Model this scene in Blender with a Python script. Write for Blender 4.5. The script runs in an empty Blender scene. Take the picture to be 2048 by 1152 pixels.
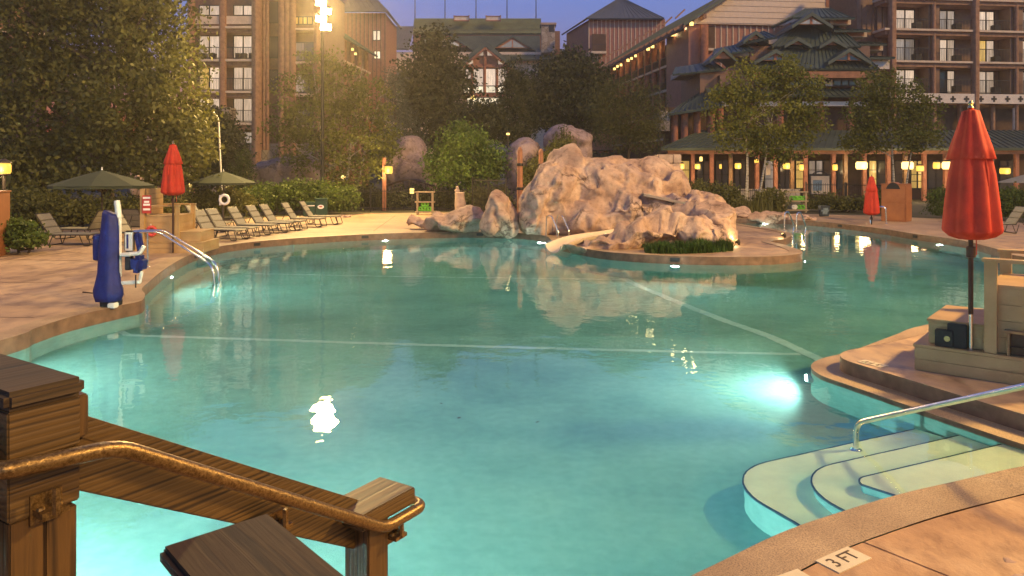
import bpy, bmesh, math, random
import numpy as np
from mathutils import Vector, Matrix, noise
from mathutils.geometry import tessellate_polygon

R = math.radians
rnd = random.Random(7)
S = bpy.context.scene
C = S.collection

# ------------------------------------------------------------------ camera
CAMH, FPX, CX, HZ = 2.3, 1479.0, 1024.0, 342.0      # eye height, focal length in photo pixels, centre column, horizon row
cam_data = bpy.data.cameras.new('camera')
cam_data.lens = 26.0
cam_data.sensor_width = 36.0
cam_data.shift_y = -(576.0 - HZ) / 2048.0
cam_data.clip_start = 0.05
cam_data.clip_end = 3000
cam = bpy.data.objects.new('camera', cam_data)
cam.location = (0, 0, CAMH)
cam.rotation_euler = (R(90), 0, 0)
C.objects.link(cam)
S.camera = cam

# ------------------------------------------------------------------ dusk sky
world = bpy.data.worlds.new('World')
S.world = world
world.use_nodes = True
wn, wl = world.node_tree.nodes, world.node_tree.links
wn.clear()
sky = wn.new('ShaderNodeTexSky')
sky.sky_type = 'NISHITA'
sky.sun_disc = False
sky.sun_elevation = R(-1.0)
sky.sun_rotation = R(180)
sky.air_density = 1.0
sky.ozone_density = 6.0
sky.dust_density = 0.1
tint = wn.new('ShaderNodeMix'); tint.data_type = 'RGBA'; tint.blend_type = 'MULTIPLY'
tint.inputs[0].default_value = 1.0
tint.inputs[7].default_value = (1.0, 0.90, 0.44, 1)
bg = wn.new('ShaderNodeBackground'); bg.inputs['Strength'].default_value = 4.0
wo = wn.new('ShaderNodeOutputWorld')
wl.new(sky.outputs[0], tint.inputs[6]); wl.new(tint.outputs[2], bg.inputs[0]); wl.new(bg.outputs[0], wo.inputs[0])

# added warm lamp from behind right, standing in for floodlighting on facades and trees
sun_data = bpy.data.lights.new('sun', 'SUN')
sun_data.energy = 2.1
sun_data.angle = R(7)
sun_data.color = (1.0, 0.62, 0.19)
sun = bpy.data.objects.new('sun', sun_data)
sun.rotation_euler = Vector((-.72, .55, -.55)).to_track_quat('-Z', 'Y').to_euler()
sun.location = (0, -20, 30)
C.objects.link(sun)

S.view_settings.view_transform = 'Standard'
S.view_settings.look = 'None'
S.view_settings.gamma = 1
S.view_settings.use_curve_mapping = False
S.view_settings.exposure = 0.35
S.render.engine = 'CYCLES'
S.cycles.use_denoising = True
S.cycles.max_bounces = 7
S.cycles.volume_bounces = 0
S.cycles.transparent_max_bounces = 16
S.cycles.sample_clamp_indirect = 60.0
S.cycles.use_light_tree = True

# ------------------------------------------------------------------ pixel <-> world
def G(px, py, z=0.0):
    d = FPX * (CAMH - z) / (py - HZ)
    return Vector(((px - CX) / FPX * d, d, z))
def P(px, py, d):
    return Vector(((px - CX) / FPX * d, d, CAMH - (py - HZ) / FPX * d))

# ------------------------------------------------------------------ mesh builder
class MB:
    def __init__(s): s.v = []; s.f = []
    def add(s, verts, faces):
        o = len(s.v); s.v += [tuple(p) for p in verts]; s.f += [tuple(i + o for i in f) for f in faces]
        return s
    def box(s, c, size, rot=None):
        hx, hy, hz = size[0] / 2, size[1] / 2, size[2] / 2
        vs = [Vector((sx * hx, sy * hy, sz * hz)) for sz in (-1, 1) for sy in (-1, 1) for sx in (-1, 1)]
        if rot is not None: vs = [rot @ v for v in vs]
        return s.add([v + Vector(c) for v in vs], [(0, 2, 3, 1), (4, 5, 7, 6), (0, 1, 5, 4), (2, 6, 7, 3), (0, 4, 6, 2), (1, 3, 7, 5)])
    def bx(s, x0, x1, y0, y1, z0, z1):
        return s.box(((x0 + x1) / 2, (y0 + y1) / 2, (z0 + z1) / 2), (x1 - x0, y1 - y0, z1 - z0))
    def beam(s, a, b, w, h, up=(0, 0, 1)):
        a, b = Vector(a), Vector(b); d = b - a; L = d.length; x = d / L
        u = Vector(up); y = u.cross(x)
        if y.length < 1e-5: y = Vector((0, 1, 0)).cross(x)
        y.normalize(); z = x.cross(y)
        return s.box((a + b) / 2, (L, w, h), Matrix((x, y, z)).transposed())
    def tube(s, path, r, n=8, cap=True):
        path = [Vector(p) for p in path]; k = len(path)
        rs = r if isinstance(r, (list, tuple)) else [r] * k
        o = len(s.v); ref = None
        for i, p in enumerate(path):
            t = (path[min(i + 1, k - 1)] - path[max(i - 1, 0)]).normalized()
            if ref is None:
                ref = Vector((0, 0, 1)) if abs(t.z) < .9 else Vector((1, 0, 0))
            a = (ref - t * ref.dot(t)).normalized(); b = t.cross(a); ref = a
            for j in range(n):
                an = 2 * math.pi * j / n
                s.v.append(tuple(p + (a * math.cos(an) + b * math.sin(an)) * rs[i]))
        for i in range(k - 1):
            for j in range(n):
                j2 = (j + 1) % n
                s.f.append((o + i * n + j, o + i * n + j2, o + (i + 1) * n + j2, o + (i + 1) * n + j))
        if cap:
            s.f.append(tuple(o + j for j in range(n))[::-1]); s.f.append(tuple(o + (k - 1) * n + j for j in range(n)))
        return s
    def lathe(s, prof, n=16, c=(0, 0, 0), fn=None):
        o = len(s.v); c = Vector(c)
        for i, (r, z) in enumerate(prof):
            for j in range(n):
                an = 2 * math.pi * j / n
                rr = r if fn is None else r * fn(i, an)
                s.v.append((c.x + rr * math.cos(an), c.y + rr * math.sin(an), c.z + z))
        for i in range(len(prof) - 1):
            for j in range(n):
                j2 = (j + 1) % n
                s.f.append((o + i * n + j, o + i * n + j2, o + (i + 1) * n + j2, o + (i + 1) * n + j))
        s.f.append(tuple(o + j for j in range(n))[::-1]); s.f.append(tuple(o + (len(prof) - 1) * n + j for j in range(n)))
        return s
    def prism(s, poly, z0, z1):
        n = len(poly); o = len(s.v)
        s.v += [(p[0], p[1], z0) for p in poly] + [(p[0], p[1], z1) for p in poly]
        s.f.append(tuple(o + i for i in range(n))[::-1]); s.f.append(tuple(o + n + i for i in range(n)))
        for i in range(n):
            j = (i + 1) % n; s.f.append((o + i, o + j, o + n + j, o + n + i))
        return s
    def extr(s, pts, dvec):          # any planar outline pushed along a vector
        n = len(pts); o = len(s.v); d = Vector(dvec)
        s.v += [tuple(p) for p in pts] + [tuple(Vector(p) + d) for p in pts]
        s.f.append(tuple(o + i for i in range(n))[::-1]); s.f.append(tuple(o + n + i for i in range(n)))
        for i in range(n):
            j = (i + 1) % n; s.f.append((o + i, o + j, o + n + j, o + n + i))
        return s
    def mesh(s, name, mat, smooth=False, bevel=0):
        me = bpy.data.meshes.new(name)
        me.from_pydata(s.v, [], s.f)
        bm = bmesh.new(); bm.from_mesh(me)
        bmesh.ops.recalc_face_normals(bm, faces=bm.faces)
        if bevel:
            es = [e for e in bm.edges if len(e.link_faces) == 2 and e.calc_face_angle(0) > .6]
            bmesh.ops.bevel(bm, geom=es, offset=bevel, segments=2, affect='EDGES', clamp_overlap=True)
        bm.to_mesh(me); bm.free()
        if smooth:
            me.shade_smooth()
            if smooth != 'all':
                try: me.set_sharp_from_angle(angle=R(40))
                except Exception: pass
        if mat: me.materials.append(M[mat] if isinstance(mat, str) else mat)
        return me
    def build(s, name, mat, parent=None, smooth=False, bevel=0):
        return link(name, s.mesh(name, mat, smooth, bevel), parent)

def link(name, me, parent=None):
    o = bpy.data.objects.new(name, me); C.objects.link(o)
    if parent is not None: o.parent = parent
    return o
def tag(o, label=None, cat=None, group=None, kind=None):
    if label: o['label'] = label
    if cat: o['category'] = cat
    if group: o['group'] = group
    if kind: o['kind'] = kind
    return o
def thing(name, label, cat, loc=(0, 0, 0), rz=0, group=None):
    o = bpy.data.objects.new(name, None); C.objects.link(o)
    o.empty_display_size = .2
    o.location = loc; o.rotation_euler = (0, 0, rz)
    return tag(o, label, cat, group)
def copy_tree(o, parent=None):
    c = o.copy(); C.objects.link(c); c.parent = parent
    for ch in list(KIDS.get(o.name, ())) or [x for x in o.children]:
        copy_tree(ch, c)
    return c
KIDS = {}
def place(o, loc, rz, label, group=None):
    o.location = loc; o.rotation_euler = (0, 0, rz); o['label'] = label
    if group: o['group'] = group
    return o
def crom(pts, n=6, closed=False):
    pts = [Vector(p) for p in pts]; k = len(pts); out = []
    rng = range(k) if closed else range(k - 1)
    for i in rng:
        if closed: p0, p1, p2, p3 = pts[i - 1], pts[i], pts[(i + 1) % k], pts[(i + 2) % k]
        else: p0, p1, p2, p3 = pts[max(i - 1, 0)], pts[i], pts[i + 1], pts[min(i + 2, k - 1)]
        for j in range(n):
            t = j / n
            out.append(.5 * ((2 * p1) + (p2 - p0) * t + (2 * p0 - 5 * p1 + 4 * p2 - p3) * t * t + (3 * p1 - p0 - 3 * p2 + p3) * t ** 3))
    if not closed: out.append(pts[-1])
    return out
def smooth_path(pts, rad=.1, n=5):
    pts = [Vector(p) for p in pts]; out = [pts[0]]
    for i in range(1, len(pts) - 1):
        a, b, c = pts[i - 1], pts[i], pts[i + 1]
        r = min(rad, (a - b).length * .45, (c - b).length * .45)
        p, q = b + (a - b).normalized() * r, b + (c - b).normalized() * r
        for j in range(n + 1):
            t = j / n; out.append(p * (1 - t) ** 2 + b * 2 * t * (1 - t) + q * t * t)
    out.append(pts[-1]); return out

# ------------------------------------------------------------------ materials (all procedural)
M = {}
def nmat(name):
    m = bpy.data.materials.new(name); m.use_nodes = True; M[name] = m
    nt = m.node_tree; b = nt.nodes['Principled BSDF']
    return m, nt, b
def tex_noise(nt, scale, detail=4, rough=.55, coord='Object', vscale=None):
    tc = nt.nodes.new('ShaderNodeTexCoord'); n = nt.nodes.new('ShaderNodeTexNoise')
    n.inputs['Scale'].default_value = scale; n.inputs['Detail'].default_value = detail; n.inputs['Roughness'].default_value = rough
    if vscale:
        mp = nt.nodes.new('ShaderNodeMapping'); mp.inputs['Scale'].default_value = vscale
        nt.links.new(tc.outputs[coord], mp.inputs[0]); nt.links.new(mp.outputs[0], n.inputs['Vector'])
    else: nt.links.new(tc.outputs[coord], n.inputs['Vector'])
    return n
def ramp(nt, src, stops):
    r = nt.nodes.new('ShaderNodeValToRGB'); e = r.color_ramp.elements
    while len(e) < len(stops): e.new(.5)
    for el, (p, c) in zip(e, stops): el.position = p; el.color = (*c, 1) if len(c) == 3 else c
    nt.links.new(src, r.inputs[0]); return r
def bump(nt, b, h, strength=.3, dist=.02, prev=None):
    bp = nt.nodes.new('ShaderNodeBump'); bp.inputs['Strength'].default_value = strength; bp.inputs['Distance'].default_value = dist
    nt.links.new(h, bp.inputs['Height'])
    if prev: nt.links.new(prev.outputs[0], bp.inputs['Normal'])
    nt.links.new(bp.outputs[0], b.inputs['Normal']); return bp
def mixc(nt, fac, a, b, mode='MIX'):
    m = nt.nodes.new('ShaderNodeMix'); m.data_type = 'RGBA'; m.blend_type = mode
    for v, i in ((fac, 0), (a, 6), (b, 7)):
        if hasattr(v, 'links') or hasattr(v, 'is_linked'): nt.links.new(v, m.inputs[i])
        else: m.inputs[i].default_value = v if i == 0 else (*v, 1)
    return m.outputs[2]
def simple(name, col, rough=.6, metal=0, var=.25, scale=6, bmp=.15, bd=.01, coord='Object', vscale=None, spec=.4):
    m, nt, b = nmat(name)
    n = tex_noise(nt, scale, 5, .6, coord, vscale)
    lo = tuple(max(0, c * (1 - var)) for c in col); hi = tuple(min(1, c * (1 + var)) for c in col)
    r = ramp(nt, n.outputs[0], [(.3, lo), (.7, hi)])
    nt.links.new(r.outputs[0], b.inputs['Base Color'])
    b.inputs['Roughness'].default_value = rough; b.inputs['Metallic'].default_value = metal
    b.inputs['Specular IOR Level'].default_value = spec
    if bmp: bump(nt, b, n.outputs[0], bmp, bd)
    return m
def emit(name, col, strength):
    m, nt, b = nmat(name)
    b.inputs['Base Color'].default_value = (.04, .025, .01, 1)
    b.inputs['Emission Color'].default_value = (*col, 1); b.inputs['Emission Strength'].default_value = strength
    b.inputs['Roughness'].default_value = .5
    return m
# materials of the pool and the deck
def mat_plaster():
    m, nt, b = nmat('plaster')
    n = tex_noise(nt, .55, 6, .6); n2 = tex_noise(nt, 9, 4, .6); n3 = tex_noise(nt, 70, 2, .5)
    r = ramp(nt, n.outputs[0], [(.3, (.155, .335, .295)), (.5, (.235, .445, .39)), (.72, (.295, .515, .44))])
    r2 = ramp(nt, n2.outputs[0], [(.35, (.86, .88, .87)), (.65, (1, 1, 1))])
    c = mixc(nt, 1.0, r.outputs[0], r2.outputs[0], 'MULTIPLY')
    nt.links.new(c, b.inputs['Base Color']); b.inputs['Roughness'].default_value = .8
    bump(nt, b, n3.outputs[0], .3, .004)
mat_plaster()
simple('plaster_band', (.50, .64, .60), .7, var=.1, scale=5)
simple('tread', (.92, .85, .58), .7, var=.08, scale=4)
simple('tread_nosing', (.02, .05, .06), .5, var=.2)
def mat_deck():
    m, nt, b = nmat('deck')
    n = tex_noise(nt, .35, 6, .62); n2 = tex_noise(nt, 3.2, 6, .65, vscale=(1, .55, 1)); n3 = tex_noise(nt, 45, 3, .6)
    r = ramp(nt, n.outputs[0], [(.3, (.26, .165, .10)), (.5, (.40, .27, .165)), (.7, (.50, .355, .225))])
    r2 = ramp(nt, n2.outputs[0], [(.30, (.50, .46, .44)), (.5, (.95, .93, .92)), (.68, (1.18, 1.16, 1.12))])
    c = mixc(nt, 1.0, r.outputs[0], r2.outputs[0], 'MULTIPLY')
    nt.links.new(c, b.inputs['Base Color'])
    rr = ramp(nt, n2.outputs[0], [(.35, (.45,) * 3), (.65, (.75,) * 3)])
    nt.links.new(rr.outputs[0], b.inputs['Roughness'])
    bp = bump(nt, b, n2.outputs[0], .35, .03); bump(nt, b, n3.outputs[0], .15, .006, bp)
mat_deck()
def mat_slab():
    m, nt, b = nmat('slab')
    n = tex_noise(nt, 1.1, 6, .6); n2 = tex_noise(nt, 5.5, 7, .68, vscale=(1, .6, 1)); n3 = tex_noise(nt, 60, 3, .6)
    r = ramp(nt, n.outputs[0], [(.28, (.25, .125, .055)), (.5, (.43, .245, .115)), (.72, (.56, .36, .19))])
    r2 = ramp(nt, n2.outputs[0], [(.33, (.68, .64, .62)), (.52, (1, 1, 1)), (.66, (1.05, 1.05, 1.05)), (.72, (1.45, 1.42, 1.38))])
    c = mixc(nt, 1.0, r.outputs[0], r2.outputs[0], 'MULTIPLY')
    nt.links.new(c, b.inputs['Base Color']); b.inputs['Roughness'].default_value = .55
    bp = bump(nt, b, n2.outputs[0], .55, .03); bump(nt, b, n3.outputs[0], .2, .005, bp)
mat_slab()
def mat_aggregate():
    m, nt, b = nmat('aggregate')
    n = tex_noise(nt, 1.4, 5, .6); n2 = tex_noise(nt, 90, 3, .7)
    r = ramp(nt, n.outputs[0], [(.3, (.26, .17, .09)), (.7, (.46, .33, .19))])
    r2 = ramp(nt, n2.outputs[0], [(.36, (.45, .42, .4)), (.5, (1, 1, 1)), (.66, (1.35, 1.32, 1.25))])
    c = mixc(nt, 1.0, r.outputs[0], r2.outputs[0], 'MULTIPLY')
    nt.links.new(c, b.inputs['Base Color']); b.inputs['Roughness'].default_value = .5
    bump(nt, b, n2.outputs[0], .5, .006)
mat_aggregate()
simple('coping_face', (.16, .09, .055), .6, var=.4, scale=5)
def mat_water():
    m, nt, b = nmat('water')
    nt.nodes.remove(b)
    g = nt.nodes.new('ShaderNodeBsdfGlass'); g.inputs['IOR'].default_value = 1.333; g.inputs['Roughness'].default_value = 0.0
    g.inputs['Color'].default_value = (1, 1, 1, 1)
    n = tex_noise(nt, 1.6, 3, .5, vscale=(1, 1, 1)); n2 = tex_noise(nt, 7, 2, .5); n3 = tex_noise(nt, .25, 2, .5)
    mm = nt.nodes.new('ShaderNodeMath'); mm.operation = 'MULTIPLY_ADD'; mm.inputs[1].default_value = .12
    nt.links.new(n2.outputs[0], mm.inputs[0]); nt.links.new(n.outputs[0], mm.inputs[2])
    bp = nt.nodes.new('ShaderNodeBump'); bp.inputs['Strength'].default_value = 1.0; bp.inputs['Distance'].default_value = .0065
    nt.links.new(mm.outputs[0], bp.inputs['Height']); nt.links.new(bp.outputs[0], g.inputs['Normal'])
    va = nt.nodes.new('ShaderNodeVolumeAbsorption'); va.inputs['Color'].default_value = (.12, .70, .71, 1); va.inputs['Density'].default_value = .06
    out = nt.nodes['Material Output']
    nt.links.new(g.outputs[0], out.inputs['Surface']); nt.links.new(va.outputs[0], out.inputs['Volume'])
mat_water()
simple('soil', (.06, .055, .03), .95, var=.4, scale=2)
emit('pool_lens', (.75, .98, .95), 40)
simple('steel', (.75, .73, .70), .22, metal=1, var=.08, scale=9, bmp=.03)
simple('black', (.012, .012, .014), .5, var=.3)

# ------------------------------------------------------------------ pool outline, from the water's edge in the photograph
WZ = -0.21
def gw(px, py): p = G(px, py, WZ); return (p.x, p.y, 0)
key = []          # (x, y, coping top z)
def kp(x, y, z=.012): key.append((x, y, z))
for x, y in ((-.4, 3.4), (-1.6, 3.1), (-3.4, 2.95), (-5.2, 3.6), (-6.5, 5.6), (-7.1, 8.2)): kp(x, y)
for px, py in ((32, 704), (70, 687), (135, 664), (200, 647), (245, 636), (283, 626), (290, 612), (284, 600), (300, 583), (331, 556), (372, 530), (424, 511), (486, 500), (560, 492), (650, 485.5),
               (750, 480), (850, 477), (960, 475.5), (1050, 479), (1092, 485), (1108, 497), (1150, 508), (1220, 520), (1350, 528.5), (1500, 530.5), (1585, 526), (1604, 518), (1570, 504), (1541, 496),
               (1572, 490), (1583, 479), (1552, 470), (1512, 464), (1478, 457.5), (1430, 452), (1400, 449), (1440, 446.5), (1530, 447), (1600, 450), (1680, 457.5), (1760, 468), (1830, 480), (1920, 493.5),
               (1990, 512), (2048, 530)):
    p = gw(px, py); kp(p[0], p[1])
for x, y in ((15.2, 17.3), (14.6, 15.2), (11.6, 13.9), (8.8, 12.6)): kp(x, y)
for px, py, z in ((1850, 675, -.02), (1790, 692, -.05), (1700, 713, -.14), (1645, 723, -.165), (1622, 738, -.165), (1640, 757, -.165), (1700, 779, -.165), (1800, 814, -.165), (1900, 849, -.165), (2048, 899, -.165)):
    p = gw(px, py); kp(p[0], p[1], z)
kp(4.85, 6.25, -.165); kp(4.7, 6.1, -.08)
for px, py in ((2048, 932), (1930, 958), (1800, 988), (1680, 1024), (1560, 1066), (1380, 1152)):
    p = G(px, py, .012); kp(p.x, p.y)
kp(.3, 3.72)
ring = crom(key, 5, closed=True)
def clean(r, mind=.04):
    o = [r[0]]
    for p in r[1:]:
        if (Vector(p[:2]) - Vector(o[-1][:2])).length > mind: o.append(p)
    return o
ring = clean(ring)
NR = len(ring)
area = sum(ring[i].x * ring[(i + 1) % NR].y - ring[(i + 1) % NR].x * ring[i].y for i in range(NR))
sgn = 1 if area > 0 else -1
def offset(r, w):
    out = []; k = len(r)
    for i in range(k):
        a, b, c = r[i - 1], r[i], r[(i + 1) % k]
        t = Vector((c.x - a.x, c.y - a.y)); t.normalize()
        nrm = Vector((t.y, -t.x)) * sgn
        out.append(Vector((b.x + nrm.x * w, b.y + nrm.y * w, b.z)))
    for it in range(3):      # relax so that tight inner corners do not fold
        out = [Vector(((out[i - 1].x + out[i].x * 2 + out[(i + 1) % k].x) / 4, (out[i - 1].y + out[i].y * 2 + out[(i + 1) % k].y) / 4, out[i].z)) for i in range(k)]
    return out
outer = offset(ring, .33)
top = Vector((0, 0, 0))
# coping: a band of exposed aggregate with a nose over the water, dark face below
mb = MB(); fb = MB()
for i in range(NR):
    j = (i + 1) % NR
    a, b, c, d = ring[i], ring[j], outer[j], outer[i]
    za, zb = a.z, b.z
    mb.add([(a.x, a.y, za), (b.x, b.y, zb), (c.x, c.y, zb), (d.x, d.y, za)], [(0, 1, 2, 3)])
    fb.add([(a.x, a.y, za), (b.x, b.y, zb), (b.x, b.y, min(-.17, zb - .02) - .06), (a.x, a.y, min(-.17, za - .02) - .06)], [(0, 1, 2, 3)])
    if min(za, zb) < -.01:
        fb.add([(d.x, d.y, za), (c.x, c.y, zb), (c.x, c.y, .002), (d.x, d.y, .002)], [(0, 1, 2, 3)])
cop = mb.build('pool_coping', 'aggregate', smooth=True); tag(cop, 'sandy exposed aggregate rim running round the pool edge', kind='structure')
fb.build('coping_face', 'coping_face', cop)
# pool shell: walls and floor
FLOOR = [(0, -1.12), (12.2, -1.15), (20, -3.2), (60, -3.2)]
def floor_z(y):
    for (a, za), (b, zb) in zip(FLOOR, FLOOR[1:]):
        if y <= b: return za + (zb - za) * (y - a) / (b - a)
    return FLOOR[-1][1]
sh = MB()
for i in range(NR):
    j = (i + 1) % NR; a, b = ring[i], ring[j]
    sh.add([(a.x, a.y, min(-.225, a.z - .06)), (b.x, b.y, min(-.225, b.z - .06)), (b.x, b.y, -3.4), (a.x, a.y, -3.4)], [(0, 1, 2, 3)])
ys = [1, 6, 10, 12.2, 15, 18, 20, 30, 40]
for a, b in zip(ys, ys[1:]):
    sh.add([(-14, a, floor_z(a)), (20, a, floor_z(a)), (20, b, floor_z(b)), (-14, b, floor_z(b))], [(0, 1, 2, 3)])
shell = sh.build('pool_basin', 'plaster'); tag(shell, 'pale aqua plaster walls and floor of the pool', kind='structure')
# pale break lines on the floor
def strip(pts, w, mat='plaster_band', name='floor_band'):
    pts = [Vector(p) for p in pts]; s = MB()
    for a, b in zip(pts, pts[1:]):
        n = max(1, int((b - a).length / .25)); d = (b - a); t = Vector((-d.y, d.x, 0)).normalized() * w / 2
        for k in range(n):
            p, q = a + d * k / n, a + d * (k + 1) / n
            z0, z1 = floor_z(p.y) + .02, floor_z(q.y) + .02
            s.add([(p.x - t.x, p.y - t.y, z0), (q.x - t.x, q.y - t.y, z1), (q.x + t.x, q.y + t.y, z1), (p.x + t.x, p.y + t.y, z0)], [(0, 1, 2, 3)])
    return s.build(name, mat, shell)
# the deck sheet, the ground round it
def sheet(name, outline, holes, z, mat):
    polys = [[Vector((p[0], p[1], 0)) for p in outline]] + [[Vector((p[0], p[1], 0)) for p in h] for h in holes]
    flat = [p for q in polys for p in q]
    tris = tessellate_polygon(polys)
    s = MB(); s.v = [(p.x, p.y, z) for p in flat]; s.f = [tuple(t) for t in tris]
    me = bpy.data.meshes.new(name); me.from_pydata(s.v, [], s.f)
    bm = bmesh.new(); bm.from_mesh(me); bmesh.ops.recalc_face_normals(bm, faces=bm.faces)
    if bm.faces and sum(f.normal.z for f in bm.faces) < 0: bmesh.ops.reverse_faces(bm, faces=bm.faces)
    bm.to_mesh(me); bm.free(); me.materials.append(M[mat])
    return link(name, me)
DECK = [(-26, -6), (24, -6), (24, 10), (22.5, 20), (23.5, 27), (22.5, 34), (18, 38.5), (12, 41), (4, 42), (-4, 41), (-9, 39.5), (-13, 36), (-17, 30), (-21.5, 24.5), (-23, 18), (-26, 8)]
deck = sheet('pool_deck', DECK, [outer], 0.0, 'deck'); tag(deck, kind='structure')
simple('joint_dark', (.10, .06, .035), .9)
for (a_, b_) in (((-22, 8.2), (-7.6, 8.9)), ((-23, 12.4), (-7.5, 11.6)), ((-22, 16.2), (-9.2, 15.2)), ((-21, 20.6), (-9.4, 18.6)), ((-14, 30), (-11.8, 5)), ((-11.2, 33), (-9.4, 22.6)), ((-6, 38), (-5.3, 28.3)), ((-17, 27), (-6.2, 27.6)), ((15.6, 38), (15.2, 32)), ((19.6, 34), (16.9, 27.3)), ((22, 27), (15.0, 22))):
    v_ = Vector((b_[0] - a_[0], b_[1] - a_[1], 0)); MB().box(((a_[0] + b_[0]) / 2, (a_[1] + b_[1]) / 2, .0022), (v_.length, .018, .0016), Matrix.Rotation(math.atan2(v_.y, v_.x), 3, 'Z')).build('control_joint', 'joint_dark', deck)
ground = sheet('ground', [(-900, -300), (900, -300), (900, 1500), (-900, 1500)], [[(p[0] * .98, p[1] * .98 + .3) for p in DECK]], -.03, 'soil'); tag(ground, kind='structure')
# water: a closed body, its sides and bottom outside the shell
wb = MB(); big = offset(ring, .012)
wo_ = [(p.x, p.y) for p in big]
tr = tessellate_polygon([[Vector((p[0], p[1], 0)) for p in wo_]])
n = len(wo_)
wb.v = [(p[0], p[1], WZ) for p in wo_] + [(p[0], p[1], -3.6) for p in wo_]
wb.f = [tuple(t) for t in tr] + [tuple(i + n for i in t[::-1]) for t in tr] + [(i, (i + 1) % n, n + (i + 1) % n, n + i) for i in range(n)]
water = wb.build('pool_water', 'water', smooth=True); tag(water, kind='structure')

# ------------------------------------------------------------------ lamps
def spot(parent, loc, aim, power, col, size=R(120), blend=.5, rad=.1, caustic=False, name='lamp_light'):
    ld = bpy.data.lights.new(name, 'SPOT'); ld.energy = power; ld.color = col; ld.spot_size = size; ld.spot_blend = blend; ld.shadow_soft_size = rad
    o = bpy.data.objects.new(name, ld); C.objects.link(o); o.location = loc
    o.rotation_euler = (Vector(aim) - Vector(loc)).to_track_quat('-Z', 'Y').to_euler()
    if parent is not None: o.parent = parent
    if caustic:
        ld.cycles.is_caustics_light = True
    return o
water.cycles.is_caustics_caster = True
for o in (shell,): o.cycles.is_caustics_receiver = True
WARM = (1.0, .65, .22)
simple('pole_black', (.02, .018, .015), .45, metal=.3, var=.2)
emit('flood_lens', (1.0, .62, .22), 60)
def flood(loc, h, aim, power, label, heads=4):
    t = thing('floodlight_pole', label, 'floodlight', loc, 0, 'floodlight poles round the pool')
    MB().tube([(0, 0, -.05), (0, 0, h * .5), (0, 0, h - .1)], [.11, .09, .07], 10).build('pole', 'pole_black', t, smooth=True)
    MB().lathe([(.2, 0), (.2, .03), (.13, .08), (.12, .25)], 12).build('base_plate', 'pole_black', t, smooth=True)
    dirv = Vector((aim[0] - loc[0], aim[1] - loc[1], 0)).normalized(); side = Vector((-dirv.y, dirv.x, 0))
    tilt = Vector((dirv.x, dirv.y, -.55)).normalized()
    for k in range(heads):
        c = Vector((0, 0, h + .3 - .44 * k)) + dirv * .24 + side * (.13 if k % 2 else -.13)
        hd = MB(); hd.beam(c - tilt * .18, c + tilt * .12, .62, .38); hd.beam((0, 0, c.z - .1), c - tilt * .1, .05, .05)
        ho = hd.build('lamp_head', 'pole_black', t, bevel=.02)
        MB().beam(c + tilt * .123, c + tilt * .135, .57, .34).build('lens', 'flood_lens', ho)
    o = spot(t, dirv * .75 + Vector((0, 0, h - .5)), Vector((aim[0] - loc[0], aim[1] - loc[1], aim[2])), power, WARM, R(165), .4, .6, caustic=True)
    return t
flood(tuple(P(645, 425, 41).xy) + (0,), 11.3, (-1, 18, 0), 17000, 'tall black floodlight pole with four glowing heads behind the hedge')
flood((15.5, 8.5, 0), 11, (1, 16, 0), 14500, 'tall black floodlight pole standing on the deck right of the pool')
flood((-17.5, 13.5, 0), 11, (0, 20, 0), 2200, 'tall black floodlight pole standing on the deck left of the pool')

# pool lights: niche ring with a glowing lens in the wall, just below the water
simple('niche_ring', (.6, .62, .62), .3, metal=.8)
def pool_light(x, y, dx, dy, power, label, z=-.55):
    dv = Vector((dx, dy, 0)).normalized()
    t = thing('pool_light', label, 'pool light', (x, y, z), math.atan2(dv.y, dv.x), 'lights in the pool wall')
    r = MB(); r.tube([(-.05, 0, 0), (.02, 0, 0)], [.15, .15], 16); r.build('ring', 'niche_ring', t)
    MB().tube([(.021, 0, 0), (.04, 0, 0)], [.115, .09], 14).build('lens', 'pool_lens', t)
    return spot(t, (.1, 0, 0), (2, 0, -.25), power, (.72, 1.0, .94), R(172), .25, .05)
def ring_at(px, py):
    p = gw(px, py); b = min(range(NR), key=lambda i: (ring[i].x - p[0]) ** 2 + (ring[i].y - p[1]) ** 2)
    t = ring[(b + 1) % NR] - ring[b - 1]; t.z = 0; t.normalize()
    return ring[b].x, ring[b].y, -t.y * sgn, t.x * sgn
PL = [((775, 479), 150, 'pool light under the far rim, left of the boulders'),
      ((1085, 484), 120, 'pool light in the wall beside the slide exit'),
      ((1355, 529), 170, 'pool light under the front edge of the rock island'),
      ((1602, 519), 110, 'pool light at the right tip of the rock island'),
      ((1530, 447), 110, 'pool light in the channel behind the rock island'),
      ((1885, 489), 140, 'pool light under the far right rim beyond the red umbrella'),
      ((335, 553), 420, 'pool light in the left wall below the double handrail'),
      ((1622, 740), 120, 'pool light at the tip of the lifeguard peninsula')]
for (px, py), pw, lb in PL:
    x, y, nx, ny = ring_at(px, py)
    pool_light(x + nx * .03, y + ny * .03, nx, ny, pw, lb)
pool_light(-7.0, 8.9, 1, .05, 330, 'pool light in the near left wall beyond the timber post')
pool_light(-3.4, 3.0, .2, 1, 1500, 'pool light in the near wall under the timber stair rail')
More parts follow.
